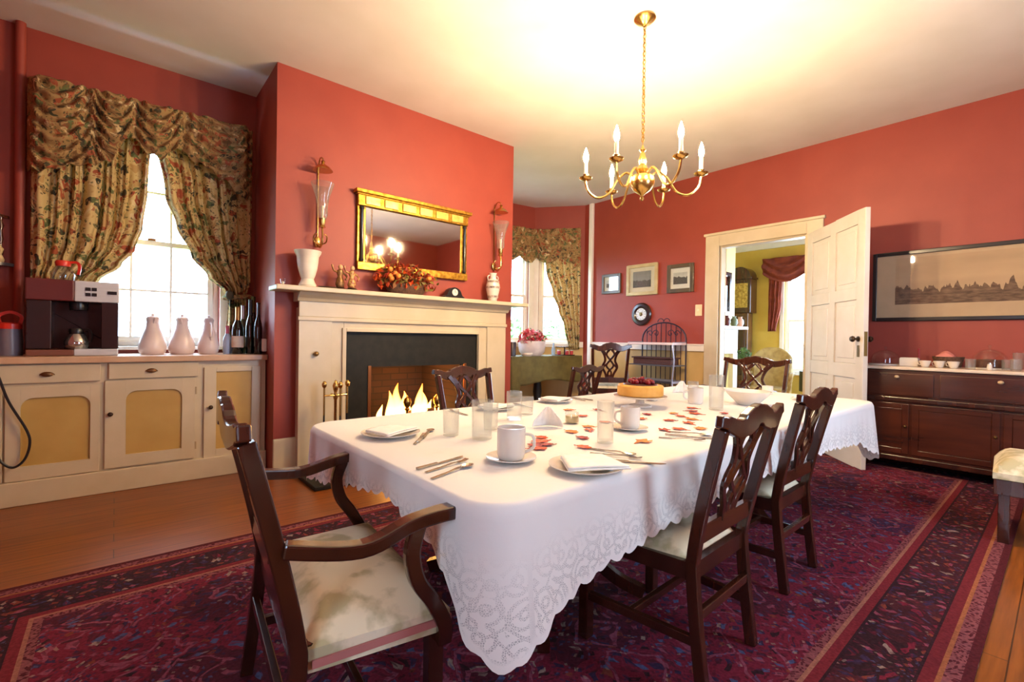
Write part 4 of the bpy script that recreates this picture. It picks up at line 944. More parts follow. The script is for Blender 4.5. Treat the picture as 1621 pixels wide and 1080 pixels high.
c_ = dup(ch1,(4.32,4.06,0.0),.0,'reddish ribbon back chair drawn up to the olive covered table',G3,(1.05,1.05,.92))

# stool-like side chair at the right edge
so = thing('upholstered_stool','dark wooden stool with pale upholstered top at the right edge','stool',(4.38,.055,0.0),.06)
SW, SD = .30, .25
b = MB()
def cush(u, v):
    d = min(u,1-u,v,1-v); h = .09*(1-(1-min(1,d/.22))**2.5)
    return ((2*u-1)*SW,(2*v-1)*SD,.43+h)
b.grid(cush, 20, 20); b.box(-SW,SW,-SD,SD,.395,.431)
b.build('cushion', SEATF, so)
b = MB().box(-SW+.004,SW-.004,-SD+.004,SD-.004,.30,.394); b.build('seat_frame', MAHOG, so, smooth=False, bevel=.004)
for x in (-1,1):
    for y in (-1,1): MB().box(x*(SW-.05)-.026,x*(SW-.05)+.026,y*(SD-.05)-.026,y*(SD-.05)+.026,0,.30).build('leg', MAHOG, so, smooth=False, bevel=.004)
for y in (-1,1): MB().box(-SW+.08,SW-.08,y*(SD-.05)-.012,y*(SD-.05)+.012,.08,.12).build('stretcher', MAHOGR, so, smooth=False)

# ---------------------------------------------------------------- table settings
SILV = M('dinner_silver', lin(176,168,158), .25, 1)
def fork(loc, rz, label):
    b = MB().sweep(smoothpath([(-.095,0,.002),(-.03,0,.004),(.03,0,.007),(.055,0,.004)],5),[.011]*5+[.008]*5+[.006]*5+[.018],[.003]*16)
    for k in range(4): b.sweep([(.052,-.008+.0053*k,.004),(.08,-.0075+.005*k,.005),(.098,-.0072+.0048*k,.009)],.0028,.002)
    return tag(b.build('fork', SILV, loc=loc, rotz=rz, smooth=False), label, 'fork', 'table forks')
def knife(loc, rz, label):
    b = MB().sweep([(-.11,0,.004),(-.02,0,.004),(-.015,0,.003)],[.013,.011,.009],[.007,.006,.004])
    b.prism([(-.016,-.006),(.09,-.008),(.112,.004),(.10,.009),(-.016,.006)],.0015,.0035,'xy')
    return tag(b.build('knife', SILV, loc=loc, rotz=rz, smooth=False), label, 'knife', 'table knives')
def spoon(loc, rz, label):
    b = MB().sweep(smoothpath([(-.095,0,.002),(-.03,0,.004),(.03,0,.008),(.05,0,.004)],5),[.011]*5+[.008]*5+[.006]*5+[.006],[.003]*16)
    b.grid(lambda u,v: (.072+.028*v*math.cos(2*PI*u), .018*v*math.sin(2*PI*u), .002+.006*v*v), 16, 5)
    return tag(b.build('spoon', SILV, loc=loc, rotz=rz, smooth=False, solid=.001), label, 'spoon', 'table spoons')
def plate(x, y, r, label, group='dinner plates'):
    return tag(MB().lathe([(0,0),(r*.6,0),(r*.66,.006),(r,.018),(r,.021),(r*.66,.01),(r*.6,.005),(0,.005)],n=36).build('plate', PORC, loc=(x,y,TT)), label, 'plate', group)
def folded_napkin(x, y, z, rz, label, sx=.10, sy=.075):
    def fn(u, v):
        return ((2*u-1)*sx*(1-.25*v), (2*v-1)*sy, .012+.010*math.sin(PI*u)+.003*math.sin(9*v+3*u))
    b = MB().grid(fn, 14, 14)
    n0 = len(b.v); b.v += [(p[0],p[1],.0) for p in b.v[:15]]+[(p[0],p[1],.0) for p in b.v[-15:]]
    b2 = MB()
    for k in range(2):
        b2.grid(lambda u,v,k=k: ((2*u-1)*sx*(1-.25*v)*(1-.03*k), (2*v-1)*sy*(1-.03*k)+.004*k, .003+.005*k+.004*math.sin(PI*u)*(k+1)/2), 12, 12)
    return tag(b2.build('napkin', LINEN, loc=(x,y,z), rotz=rz, solid=.004), label, 'napkin', 'white napkins')
def saucer(x, y, label, r=.085):
    return tag(MB().lathe([(0,0),(r*.5,0),(r,.014),(r,.017),(r*.52,.006),(0,.005)],n=30).build('saucer', PORC, loc=(x,y,TT)), label, 'saucer', 'white saucers')
def mug(x, y, z, label, rz, r=.043, h=.098):
    m_ = thing('mug', label, 'mug', (x,y,z), rz, 'white mugs')
    MB().lathe([(0,0),(r*.82,0),(r*.92,.006),(r,.02),(r,h),(r*.93,h),(r*.92,.015),(0,.01)],n=28).build('mug_body', PORC, m_)
    MB().tube(smoothpath([(r*.97,0,h*.8),(r*1.55,0,h*.74),(r*1.6,0,h*.4),(r*.97,0,h*.22)],6),.0055,8).build('handle', PORC, m_)
    return m_
def tumbler(x, y, label, h=.12, r=.034, grp='clear drinking glasses'):
    return tag(MB().lathe([(0,0),(r*.9,0),(r*.93,.004),(r,h),(r*.95,h),(r*.86,.012),(0,.010)],n=26).build('drinking_glass', CUTG, loc=(x,y,TT)), label, 'drinking glass', grp)
PZ = TT+.019
# near end: two place settings
plate(.92,1.90,.125,'white plate with napkin at the far left corner of the table'); folded_napkin(.92,1.90,PZ,.4,'folded white napkin on the plate at the far left corner')
fork((.98,1.755,TT),.85,'fork nearest the table edge beside the far left plate'); knife((1.02,1.79,TT),.85,'knife between two pieces beside the far left plate'); spoon((1.06,1.83,TT),.85,'spoon farthest from the edge beside the far left plate')
knife((.86,1.385,TT),.22,'knife at the near end of the table, back piece of the trio'); fork((.85,1.335,TT),.22,'fork at the near end of the table, middle piece of the trio'); spoon((.83,1.27,TT),.28,'spoon at the near end of the table, front piece of the trio')
saucer(1.075,1.27,'white saucer under the mug at the near end of the table',.09); mug(1.075,1.27,TT+.007,'white mug on a saucer at the near end of the table',-.9,.05,.112)
plate(1.20,1.03,.125,'white plate with napkin at the right front of the table'); folded_napkin(1.21,1.02,PZ,-.5,'large folded white napkin on the right front plate',.105,.085)
fork((1.42,1.08,TT),-1.15,'fork right of the right front plate, left piece'); spoon((1.46,1.13,TT),-1.3,'spoon right of the right front plate, farthest from the edge'); knife((1.40,.985,TT),-.9,'knife right of the right front plate, nearest the edge')
# glasses
tumbler(1.135,1.755,'small clear tumbler nearest the fire on the left of the table',.115,.036)
tumbler(1.205,1.62,'tall clear tumbler right beside the small tumbler',.165,.046)
tumbler(1.36,1.76,'clear tumbler just behind the tall tumbler on the left',.125,.036)
tumbler(1.625,1.90,'clear tumbler in front of the chimney right corner on the table',.15,.042)
tumbler(1.80,1.99,'small clear tumbler behind the napkin fan',.10,.036)
tumbler(1.575,1.25,'tall clear glass in the middle front of the table beside the leaves',.175,.036)
tumbler(2.90,1.43,'tall clear glass right of the cake near the door side',.22,.045)
tumbler(3.2,1.75,'clear glass behind the far mug beyond the cake',.14,.038)
saucer(1.90,1.36,'white saucer under the mug before the cake',.085); mug(1.90,1.36,TT+.007,'white mug on a saucer in front of the cake',2.6,.046,.105)
mug(3.07,1.66,TT,'white mug standing beyond the cake on the right',2.4,.05,.11); mug(2.95,1.93,TT,'white mug just behind the cake',1.2,.045,.1)
# standing napkin and jar
def fan(x, y, label, rz):
    def fn(u, v):
        a = (u-.5)*2.2; w = .004*math.sin(u*10*PI)*v
        return (.075*(2*u-1)*(1-.55*v*v), w+.045*(1-v)*(1-abs(2*u-1)**1.5)-.02, .004+.10*v*(1-.35*abs(2*u-1)**2))
    return tag(MB().grid(fn, 56, 10).build('standing_napkin', LINEN, loc=(x,y,TT), rotz=rz, solid=.003), label, 'napkin', 'standing napkins')
fan(1.62,1.64,'standing folded napkin in the middle of the table left of the jam jar',-.75); fan(3.55,2.05,'standing folded napkin far down the table beside the door side',-.7)
jj = thing('jam_jar','small glass jam jar with pale contents beside the standing napkin','jar',(1.80,1.645,TT))
MB().lathe([(0,0),(.036,0),(.038,.01),(.038,.05),(.032,.06),(.03,.06),(.035,.05),(.035,.008),(0,.006)],n=20).build('jar_glass', GLASS, jj)
MB().lathe([(0,.008),(.033,.008),(.033,.04),(0,.042)],n=18).build('jam', M('pale_preserve',lin(206,180,130),.4), jj)
# cake
cs_ = thing('cake_stand','low white footed cake stand under the yellow cake','cake stand',(2.62,1.80,TT))
MB().lathe([(0,0),(.075,0),(.07,.01),(.03,.02),(.025,.05),(.05,.06),(.165,.064),(.17,.072),(0,.07)],n=36).build('stand', PORC, cs_)
ckx = thing('cheesecake','round yellow cake topped with red berries on the cake stand','cake',(2.62,1.80,TT+.073))
MB().lathe([(0,0),(.14,0),(.146,.006),(.146,.062),(.138,.07),(0,.07)],n=40).build('cake_body', M('yellow_cake',lin(232,176,84),.6,c2=lin(222,160,66),scale=18,bump=.1), ckx)
MB().lathe([(0,.0705),(.11,.0705),(.105,.076),(0,.078)],n=28).build('chocolate_top', M('chocolate',lin(70,30,22),.4), ckx)
BERRY = M('red_berry',lin(150,16,22),.25,c2=lin(110,8,16),scale=20)
bp_ = MB()
for k in range(26):
    a = random.uniform(0,2*PI); r = .085*math.sqrt(random.random()); bp_.sphere((r*math.cos(a),r*math.sin(a),.088+.03*(1-r/.085)*random.random()),.018,.018,.017,10,6)
o = bp_.build('berries', BERRY, ckx); o['kind'] = 'stuff'
# far settings
plate(2.30,2.26,.115,'white plate at the far long edge before the window bay'); folded_napkin(2.30,2.26,PZ,.3,'folded napkin on the plate at the far long edge')
plate(1.75,2.22,.11,'white plate at the place before the fireplace side chair'); folded_napkin(1.75,2.22,PZ,.2,'folded napkin before the fireplace side chair')
fork((2.52,2.27,TT),1.5,'fork at the far long edge, left of the pair'); knife((2.58,2.27,TT),1.5,'knife at the far long edge, right of the pair')
fork((1.50,2.24,TT),1.5,'fork left of the plate on the fireplace side'); spoon((1.99,2.24,TT),1.5,'spoon right of the plate on the fireplace side')
fork((1.90,1.09,TT),-1.0,'fork in front of the second chair, left piece'); knife((1.98,1.09,TT),-1.05,'knife in front of the second chair, middle piece'); spoon((2.04,1.13,TT),-1.2,'spoon in front of the second chair, right piece')
tag(MB().lathe([(0,0),(.06,0),(.07,.01),(.13,.07),(.145,.095),(.14,.095),(.125,.07),(.065,.016),(0,.012)],n=36).build('serving_bowl', PORC, loc=(3.33,1.42,TT)), 'large white serving bowl on the table behind the near chairs', 'bowl')
plate(3.95,1.25,.11,'white plate at the far door side corner of the table'); folded_napkin(3.95,1.25,PZ,.1,'folded napkin at the far door side corner')
plate(4.12,1.86,.11,'white plate at the far end before the armchair')
mug(4.12,1.60,TT,'small white cup at the far end before the armchair',.4,.042,.07)
# fallen autumn leaves
leaf_mesh = []
for mt in LEAFM:
    b = MB(); n = 14; pts = []
    for k in range(n):
        a = 2*PI*k/n; r = .030*(1+.45*math.cos(5*a)*.6)*(1.25 if k == 0 else 1); pts.append((r*math.cos(a), r*.85*math.sin(a)))
    b.add([(0,0,.004)]+[(x,y,.0015+.006*abs(math.sin(3*math.atan2(y,x)))) for x,y in pts], [(0,1+k,1+(k+1)%n) for k in range(n)])
    b.sweep([(.03,0,.002),(.055,.006,.002)],.002,.0015)
    o = b.build('autumn_leaf', mt, smooth=False, solid=.001); leaf_mesh.append(o)
spots = [(1.30,1.38,1,1.1),(1.36,1.42,0,1.2),(1.34,1.36,1,.9),(1.27,1.33,0,1),(1.42,1.47,0,.9),(1.43,1.24,0,1),(1.56,1.36,1,1),(1.62,1.48,2,1.1),(1.72,1.46,0,.9),(1.78,1.52,2,.9),(1.95,1.55,0,1),(1.72,1.16,2,1.2),(2.02,1.25,3,1),(2.10,1.22,0,1),(2.20,1.16,2,1.1),(2.30,1.28,0,1.1),(2.28,1.38,3,1),(2.42,1.33,2,1),(2.46,1.42,0,.9),(2.20,1.50,0,1),(2.36,1.57,1,.9),(2.62,1.42,0,1.1),(2.70,1.48,3,1),(2.82,1.55,0,1),(2.52,1.5,2,.9),(2.0,1.75,0,1),(1.9,1.9,1,1),(2.1,1.95,2,1),(2.25,1.85,3,.9),(1.75,1.80,0,.9),(2.78,1.32,1,.9)]
names = ('orange','deep red','amber yellow','rust brown'); used = set()
for i,(x,y,k,s) in enumerate(spots):
    src = leaf_mesh[k]
    o = src if k not in used else src.copy()
    if k in used: COL.objects.link(o)
    used.add(k); o.location = (x,y,TT); o.rotation_euler.z = random.uniform(0,6.3); o.scale = (s,s,1)
    tag(o, f'{names[k]} autumn leaf lying among others on the white tablecloth', 'leaf', f'{names[k]} leaves scattered on the tablecloth')

# ---------------------------------------------------------------- chandelier
CX, CY = 2.908, 2.011
chd = thing('chandelier','six armed brass chandelier with lit candle bulbs over the table','chandelier',(CX,CY,H))
zb = 2.34-H
MB().lathe([(0,0),(.075,0),(.078,-.012),(.06,-.03),(.03,-.045),(.012,-.06),(0,-.062)],n=24).build('ceiling_rose', BRASS, chd)
ch_ = MB(); z = -.055; k = 0
while z > zb+.30:
    a = 0 if k % 2 else PI/2
    ch_.tube([(.011*math.cos(t*PI/5)*math.cos(a), .011*math.cos(t*PI/5)*math.sin(a), z-.018+.020*math.sin(t*PI/5)) for t in range(10)], .0034, 5, True)
    z -= .031; k += 1
ch_.tube([(.006,.004,-.05),(-.004,.003,zb+.8),(.005,-.004,zb+.5),(0,0,zb+.27)],.003,6)
ch_.build('chain', BRASS, chd)
MB().lathe([(0,-.135),(.01,-.13),(.016,-.115),(.008,-.1),(.02,-.085),(.06,-.06),(.085,-.02),(.088,.01),(.075,.045),(.04,.065),(.03,.075),(.05,.09),(.035,.11),(.022,.13),(.03,.16),(.02,.2),(.012,.22),(.024,.235),(.012,.25),(.006,.27),(0,.275)],(0,0,zb),26).build('centre_body', BRASS, chd)
a0 = math.atan2(-.822,.569)
IVORYC = M('candle_sleeve', lin(236,220,190), .5)
for k in range(6):
    a = a0+k*PI/3+.10; ca, sa = math.cos(a), math.sin(a)
    arm = MB().tube(smoothpath([(r*ca,r*sa,zb+h) for r,h in ((.05,.03),(.11,.075),(.17,.03),(.24,-.075),(.32,-.10),(.385,-.05),(.405,.015),(.405,.035))],6),.0085,8).build('arm', BRASS, chd)
    MB().lathe([(0,.03),(.02,.03),(.045,.042),(.05,.052),(.02,.046),(.017,.06),(.02,.075),(0,.075)],(.405*ca,.405*sa,zb),16).build('drip_pan', BRASS, arm)
    MB().lathe([(0,.07),(.013,.07),(.013,.165),(0,.166)],(.405*ca,.405*sa,zb),12).build('candle_sleeve', IVORYC, arm)
    MB().lathe([(.007,.162),(.016,.18),(.019,.2),(.016,.225),(.008,.25),(.002,.27),(0,.272)],(.405*ca,.405*sa,zb),14).build('bulb', BULB, arm)

# ---------------------------------------------------------------- door wall pictures, clock, switch, rack
def picture(label, y0, y1, z0, z1, w, mat_f, mount, art, art_m, group=None, d=.03):
    """picture on the door wall: y0 > y1 is left to right as seen from the room"""
    p = thing('framed_picture', label, 'picture', (XD-.002,(y0+y1)/2,z0), -PI/2, group)
    hw_ = (y0-y1)/2; h = z1-z0
    MB().frame(-hw_,hw_,0,h,w,-d,0).build('frame', mat_f, p, smooth=False, bevel=.004)
    MB().box(-hw_+w,hw_-w,-.012,-.004,w,h-w).build('mount', mount, p, smooth=False)
    mx0,mx1,mz0,mz1 = art
    MB().box(-hw_+mx0,hw_-mx1,-.0145,-.0121,mz0,h-mz1).build('print', art_m, p, smooth=False)
    MB().box(-hw_+w,hw_-w,-.020,-.0185,w,h-w).build('glass', GLASS, p, smooth=False)
G4 = 'small engravings left of the doorway'
MNT = M('cream_mount', lin(226,214,190), .8); MNT2 = M('white_mount', lin(232,228,218), .8); DKF = M('dark_olive_frame', lin(74,62,44), .4, coat=.2, c2=lin(90,74,50)); PALEF = M('pale_gold_frame', lin(198,176,128), .4, .2, c2=lin(180,156,108))
gs, gd, gm = lin(206,204,196), lin(50,52,50), lin(104,106,100)
picture('smallest dark framed engraving nearest the white corner trim',5.08,4.70,1.96,2.28,.045,DKF,MNT2,(.09,.09,.10,.10),print_mat('print_small',gs,gd,gm,.5,.5,5),G4)
picture('pale gold framed engraving in the middle of the three',4.585,4.02,1.90,2.38,.05,PALEF,MNT,(.12,.12,.12,.11),print_mat('print_middle',lin(150,150,148),gd,gm,.42,.35,7),G4)
picture('dark framed engraving nearest the door casing',3.86,3.44,1.90,2.31,.055,DKF,MNT2,(.10,.10,.12,.12),print_mat('print_right',gs,lin(36,38,38),gm,.6,.6,4),G4)
picture('wide black framed panorama engraving above the dark sideboard',1.375,-.62,1.44,2.16,.035,M('black_frame',lin(24,18,18),.3,coat=.3),M('tan_mount',lin(206,176,142),.8),(.19,.19,.17,.07),print_mat('print_panorama',lin(204,170,134),lin(74,56,44),lin(140,112,88),.34,.55,26))
wc = thing('wall_clock','round dark framed wall clock with a white dial below the engravings','clock',(XD-.002,4.30,1.60),-PI/2)
b = MB(); n = 30; pr_ = [(.0,0),(.175,0),(.178,-.02),(.16,-.04),(.12,-.045),(.095,-.03),(.09,-.025)]
vs = [(q*math.cos(2*PI*k/n),y,q*math.sin(2*PI*k/n)*1.0) for q,y in pr_ for k in range(n)]
b.add(vs,[(n*i+k,n*i+(k+1)%n,n*i+n+(k+1)%n,n*i+n+k) for i in range(len(pr_)-1) for k in range(n)])
b.build('case', M('dark_walnut',lin(44,26,22),.3,coat=.4), wc)
b = MB(); b.add([(.094*math.cos(2*PI*k/n),-.027,.094*math.sin(2*PI*k/n)) for k in range(n)],[tuple(range(n))]); b.build('dial', M('dial_enamel',lin(222,226,230),.3), wc, smooth=False, solid=.002)
b = MB()
for k in range(12):
    a = k*PI/6; b.sweep([(.068*math.sin(a),-.0295,.068*math.cos(a)),(.084*math.sin(a),-.0295,.084*math.cos(a))],.007,.002,(0,1,0))
b.build('hour_marks', BLACKM, wc, smooth=False)
b = MB().sweep([(0,-.032,0),(.03,-.032,.04)],.008,.002,(0,1,0)).sweep([(0,-.034,0),(-.05,-.034,.045)],.006,.002,(0,1,0)); b.sphere((0,-.032,0),.03,.004,.03,12,6); b.build('hands', M('clock_hand_gold',lin(120,100,60),.3,.8), wc, smooth=False)
sw = thing('light_switch','cream light switch plate on the red wall left of the door','light switch',(XD-.001,3.365,1.55),-PI/2)
MB().box(-.05,.05,-.012,0,0,.16).build('plate', M('ivory_plastic',lin(236,206,160),.35), sw, smooth=False, bevel=.006)
MB().box(-.012,.012,-.024,-.011,.065,.095).build('toggle', M('ivory_toggle',lin(240,224,190),.3), sw, smooth=False, bevel=.003)
# wrought-iron rack
RK = (5.98,3.86,0.0)
rk = thing('iron_bakers_rack','arched dark wire rack with shelves against the wall left of the door','rack',RK,-PI/2)
IR = M('violet_black_iron', lin(52,42,58), .4, .5); IRL = M('pale_painted_iron', lin(150,150,166), .4, .4)
W_ = .36
b = MB()
arch_pts = [(-W_,.20,0),(-W_,.20,1.22)]+[(-W_*math.cos(PI*k/12),.20,1.22+.24*math.sin(PI*k/12)) for k in range(1,12)]+[(W_,.20,1.22),(W_,.20,0)]
b.tube(arch_pts,.011,8)
for k in range(1,9):
    x = -W_+2*W_*k/9; b.tube([(x,.20,.10),(x,.20,1.22+.24*math.sqrt(max(0,1-(x/W_)**2))-.0)],.006,6)
for zz in (.12,.62,1.16): b.tube([(-W_,.20,zz),(W_,.20,zz)],.008,6)
for s in (-1,1):
    for c0,r0 in ((.12,.06),(.22,.05)): b.tube([(s*(c0+r0*(1-.06*k)*math.cos(k*PI/6)),.19,1.30+r0*(1-.06*k)*math.sin(k*PI/6)) for k in range(14)],.006,6)
b.tube([(-.05+.05*math.cos(k*PI/8)*1,.20,1.47+.05*math.sin(k*PI/8)) for k in range(0,9)],.006,6).tube([(.05+.05*math.cos(k*PI/8),.20,1.47+.05*math.sin(k*PI/8)) for k in range(0,9)],.006,6)
b.build('back_grille', IR, rk)
for s in (-1,1):
    MB().tube(smoothpath([(s*W_,.19,1.17),(s*W_,-.08,1.165),(s*(W_),-.15,1.14),(s*(W_+.03),-.16,.9),(s*(W_),-.15,.62),(s*(W_+.04),-.17,.35),(s*W_,-.16,0)],6),.010,8).build('front_upright', IRL, rk)
MB().box(-W_-.01,W_+.01,-.165,.19,1.135,1.168).build('top_shelf', M('pink_white_enamel',lin(226,206,206),.3), rk, smooth=False, bevel=.004)
b = MB(); b.frame(-W_,W_,.60,.63,.012,-.15,.19)
for k in range(1,12): b.tube([(-W_+2*W_*k/12,-.15,.615),(-W_+2*W_*k/12,.19,.615)],.005,6)
b.box(-W_,W_,-.15,-.14,.60,.63); b.build('lower_shelf', IRL, rk)
b = MB(); b.frame(-W_,W_,.835,.85,.012,-.15,.19); b.box(-W_,W_,-.15,.19,.838,.846); b.build('middle_shelf', IRL, rk)
tag(MB().box(-.31,.31,-.10,.10,0,.10).box(-.33,.33,-.12,.12,.085,.105).build('wicker_tray', M('dark_wicker_tray',lin(58,26,22),.7,c2=lin(80,40,32),scale=60,bump=.4), loc=(RK[0],RK[1],.852), rotz=-PI/2, smooth=False, bevel=.006), 'dark brown wicker tray on the middle shelf of the wire rack', 'tray')

# ---------------------------------------------------------------- sideboard and its things
SBX0, SBX1, SBY0, SBY1, SBZ = 5.64, 6.235, -.62, 1.36, .985
sb = thing('sideboard','dark mahogany sideboard with pale top along the wall right of the door','sideboard',(SBX0,0,0))
sb.location = (0,0,0)
MB().box(SBX0+.01,SBX1,SBY0,SBY1,.10,SBZ-.028).build('carcass', MAHOGR, sb, smooth=False, bevel=.004)
MB().box(SBX0-.02,SBX1+.005,SBY0-.02,SBY1+.02,SBZ-.028,SBZ).build('stone_top', MARB, sb, smooth=False, bevel=.006)
MB().box(SBX0-.015,SBX0+.012,SBY0-.01,SBY1+.01,.655,.70).box(SBX0-.012,SBX0+.012,SBY0-.01,SBY1+.01,.10,.15).build('moulding', MAHOG, sb, smooth=False, bevel=.008)
for a, c in ((.78,1.30),(-.02,.74),(-.58,-.06)):
    d = MB().box(SBX0-.006,SBX0+.012,a,c,.715,.925).build('drawer', MAHOGR, sb, smooth=False, bevel=.006)
    MB().sphere((SBX0-.02,(a+c)/2,.89),.02,.02,.016).build('knob', M('ivory_knob',lin(196,168,130),.35), d)
for a, c in ((.95,1.31),(.36,.93),(-.58,.34)):
    d = MB().box(SBX0-.004,SBX0+.012,a,a+.05,.17,.64).box(SBX0-.004,SBX0+.012,c-.05,c,.17,.64).box(SBX0-.004,SBX0+.012,a+.05,c-.05,.17,.22).box(SBX0-.004,SBX0+.012,a+.05,c-.05,.59,.64).box(SBX0+.003,SBX0+.012,a+.05,c-.05,.22,.59).build('door', MAHOGR, sb, smooth=False, bevel=.004)
    MB().sphere((SBX0-.014,a+.025,.43),.012,.014,.014).build('knob', M('dark_brass_knob',lin(110,80,40),.35,.8), d)
for x in (SBX0+.05,SBX1-.05):
    for y in (SBY0+.06,SBY1-.06): MB().box(x-.035,x+.035,y-.035,y+.035,.0095,.10).build('foot', MAHOG, sb, smooth=False)
S0 = SBZ+.001
def glassdome(name, x, y, r, h, label, cat, under=None):
    t = thing(name, label, cat, (x,y,S0))
    MB().lathe([(0,0),(r*1.1,0),(r*1.12,.012),(0,.012)],n=28).build('plate', PORC if under is None else under, t)
    MB().lathe([(r,.013)]+[(r*math.cos(k*PI/18),.013+.25*h+(.75*h-.013)*math.sin(k*PI/18)) for k in range(0,9)]+[(.008,h),(.012,h+.015),(.016,h+.03),(0,h+.04)],n=28).build('dome', GLASS, t)
glassdome('cake_dome',5.98,1.20,.12,.15,'low glass dome on the sideboard beside the open door','cake dome')
tag(MB().box(-.05,.05,-.07,.07,0,.075).box(-.046,.046,-.066,.066,.0751,.082).build('butter_dish', PORC, loc=(5.92,1.00,S0), smooth=False, bevel=.008), 'white rectangular butter dish on the sideboard next to the glass dome', 'dish')
cdl = thing('candle_holder','small dark candle holder with a tall red taper on the sideboard','candle holder',(6.10,.96,S0))
MB().lathe([(0,0),(.05,0),(.045,.01),(.014,.02),(.012,.05),(.02,.06),(0,.06)],n=18).build('holder', BLACKM, cdl); MB().lathe([(.009,.06),(.008,.17),(0,.172)],n=10).build('taper', M('red_wax',lin(150,40,44),.4), cdl)
for x, y, l in ((5.82,.87,'white tea cup nearest the butter dish on the sideboard'),(5.83,.77,'white tea cup in the middle of the sideboard cups'),(5.80,.67,'white tea cup beside the bread basket')):
    t = thing('tea_cup', l, 'cup', (x,y,S0), 1.0, 'tea cups on the sideboard')
    MB().lathe([(0,0),(.022,0),(.03,.012),(.043,.05),(.045,.06),(.042,.06),(.028,.014),(0,.01)],n=20).build('cup_body', PORC, t); MB().tube(smoothpath([(.04,0,.05),(.065,0,.045),(.06,0,.02),(.034,0,.018)],5),.004,6).build('handle', PORC, t)
bk = thing('bread_basket','round brown basket with a napkin in the middle of the sideboard','basket',(6.07,.74,S0)); bk.scale = (.9,.9,1.1)
MB().lathe([(0,0),(.10,0),(.13,.09),(.124,.09),(.095,.01),(0,.008)],n=28).build('basket_body', M('brown_wicker',lin(110,78,56),.8,c2=lin(78,52,36),scale=60,bump=.4), bk)
folded = MB().grid(lambda u,v: ((2*u-1)*.09,(2*v-1)*.07+.02,.085+.05*math.sin(PI*u)*math.sin(PI*v)+.01*math.sin(11*u)),14,14).build('napkin', M('pink_napkin',lin(214,130,116),.8), bk, solid=.003)
glassdome('glass_cloche',6.02,.46,.125,.18,'wide glass cloche with a dark cake under it on the sideboard','cloche')
tag(MB().lathe([(0,0),(.095,0),(.1,.05),(.088,.07),(0,.075)],n=24).build('dark_cake', M('dark_fruit_cake',lin(70,40,28),.7,c2=lin(100,60,40),scale=30), loc=(6.02,.46,S0+.0135)), 'dark round cake under the glass cloche', 'cake')
ss = thing('salt_shaker','small white shaker with silver cap in front of the cloche','shaker',(5.79,.44,S0))
MB().lathe([(0,0),(.018,0),(.02,.01),(.015,.05),(0,.05)],n=14).build('body', PORC, ss); MB().lathe([(0,.05),(.015,.05),(.014,.062),(0,.068)],n=14).build('cap', SILVER, ss)
for k,(x,y,h,l) in enumerate(((5.86,.34,.09,'short clear glass right of the cloche'),(6.06,.285,.15,'tall clear glass at the right edge of the sideboard'),(5.80,.285,.10,'clear glass at the front right edge of the sideboard'),(5.74,.555,.09,'clear glass before the bread basket'))):
    o = tumbler(x,y,l,h,.035,'clear glasses on the sideboard'); o.location.z = S0

# ---------------------------------------------------------------- buffet table in the bay
bt = thing('buffet_table','olive cloth covered table with dark pedestal in the window bay','table',(5.15,5.46,0))
BW, BD, BH = .76, .26, .925
MB().box(-BW,BW,-BD,BD,BH-.03,BH-.004).build('tabletop', MAHOG, bt, smooth=False)
MB().lathe([(0,.05),(.16,.05),(.07,.12),(.05,.2),(.07,.35),(.05,.6),(.09,BH-.04),(0,BH-.035)],n=18).build('pedestal', M('black_wood',lin(24,18,16),.4), bt)
for k in range(4):
    a = PI/4+k*PI/2; MB().sweep(smoothpath([(0,0,.14),(.16*math.cos(a),.16*math.sin(a),.12),(.30*math.cos(a),.24*math.sin(a),.03)],4),.05,.05).build('pedestal_foot', MAHOG, bt)
def clothbox():
    P = rrect(-BW-.006,BW+.006,-BD-.006,BD+.006,.03,4); n = len(P); b = MB()
    ring = []; dense = []
    for i in range(n):
        a, c = P[i], P[(i+1)%n]; m_ = max(1,int(math.dist(a,c)/.02))
        dense += [(a[0]+(c[0]-a[0])*k/m_, a[1]+(c[1]-a[1])*k/m_) for k in range(m_)]
    n = len(dense); rows = 12; s = 0
    vs = []
    for r_ in range(rows+1):
        t = r_/rows
        for i,(x,y) in enumerate(dense):
            a = i*.02; L_ = .40+(.14 if x < -BW+.16 else 0)+.03*math.sin(a*5)
            q = 1+ (.03*t*(.5+.5*math.sin(a*26)))
            vs.append((x*(1+.012*t*math.sin(a*26)+.01*t), y*(1+.06*t*(.5+.5*math.sin(a*26))), BH-L_*t))
    b.add(vs,[(r_*n+i,r_*n+(i+1)%n,(r_+1)*n+(i+1)%n,(r_+1)*n+i) for r_ in range(rows) for i in range(n)])
    b.add([(x,y,BH) for x,y in dense],[tuple(range(n))])
    return b
tag(clothbox().build('tablecloth', GREENC, loc=(5.15,5.46,.001), solid=.003), 'olive green cloth hanging over the table in the window bay', 'tablecloth')
B0 = BH+.004
fp2 = thing('flower_pot','white round planter of red and pink flowers in the bay','flower pot',(5.0,5.44,B0))
MB().lathe([(0,0),(.15,0),(.20,.06),(.215,.15),(.205,.23),(.19,.23),(.19,.18),(0,.18)],n=28).build('planter', M('white_planter',lin(226,214,210),.4,c2=lin(204,190,190),scale=9), fp2)
for i,(mt,n) in enumerate(((M('petal_red',lin(206,40,50),.6,c2=lin(170,24,40),scale=20),150),(M('petal_pink',lin(236,120,130),.6),90),(M('petal_white',lin(244,220,206),.6),50),(M('leaf_green',lin(80,104,50),.6),60))):
    o = leafcloud(n, 0, .25, .27, .18, .17, .035, 40+i).build('flowers' if i < 3 else 'foliage', mt, fp2, smooth=False, solid=.002); o['kind'] = 'stuff'
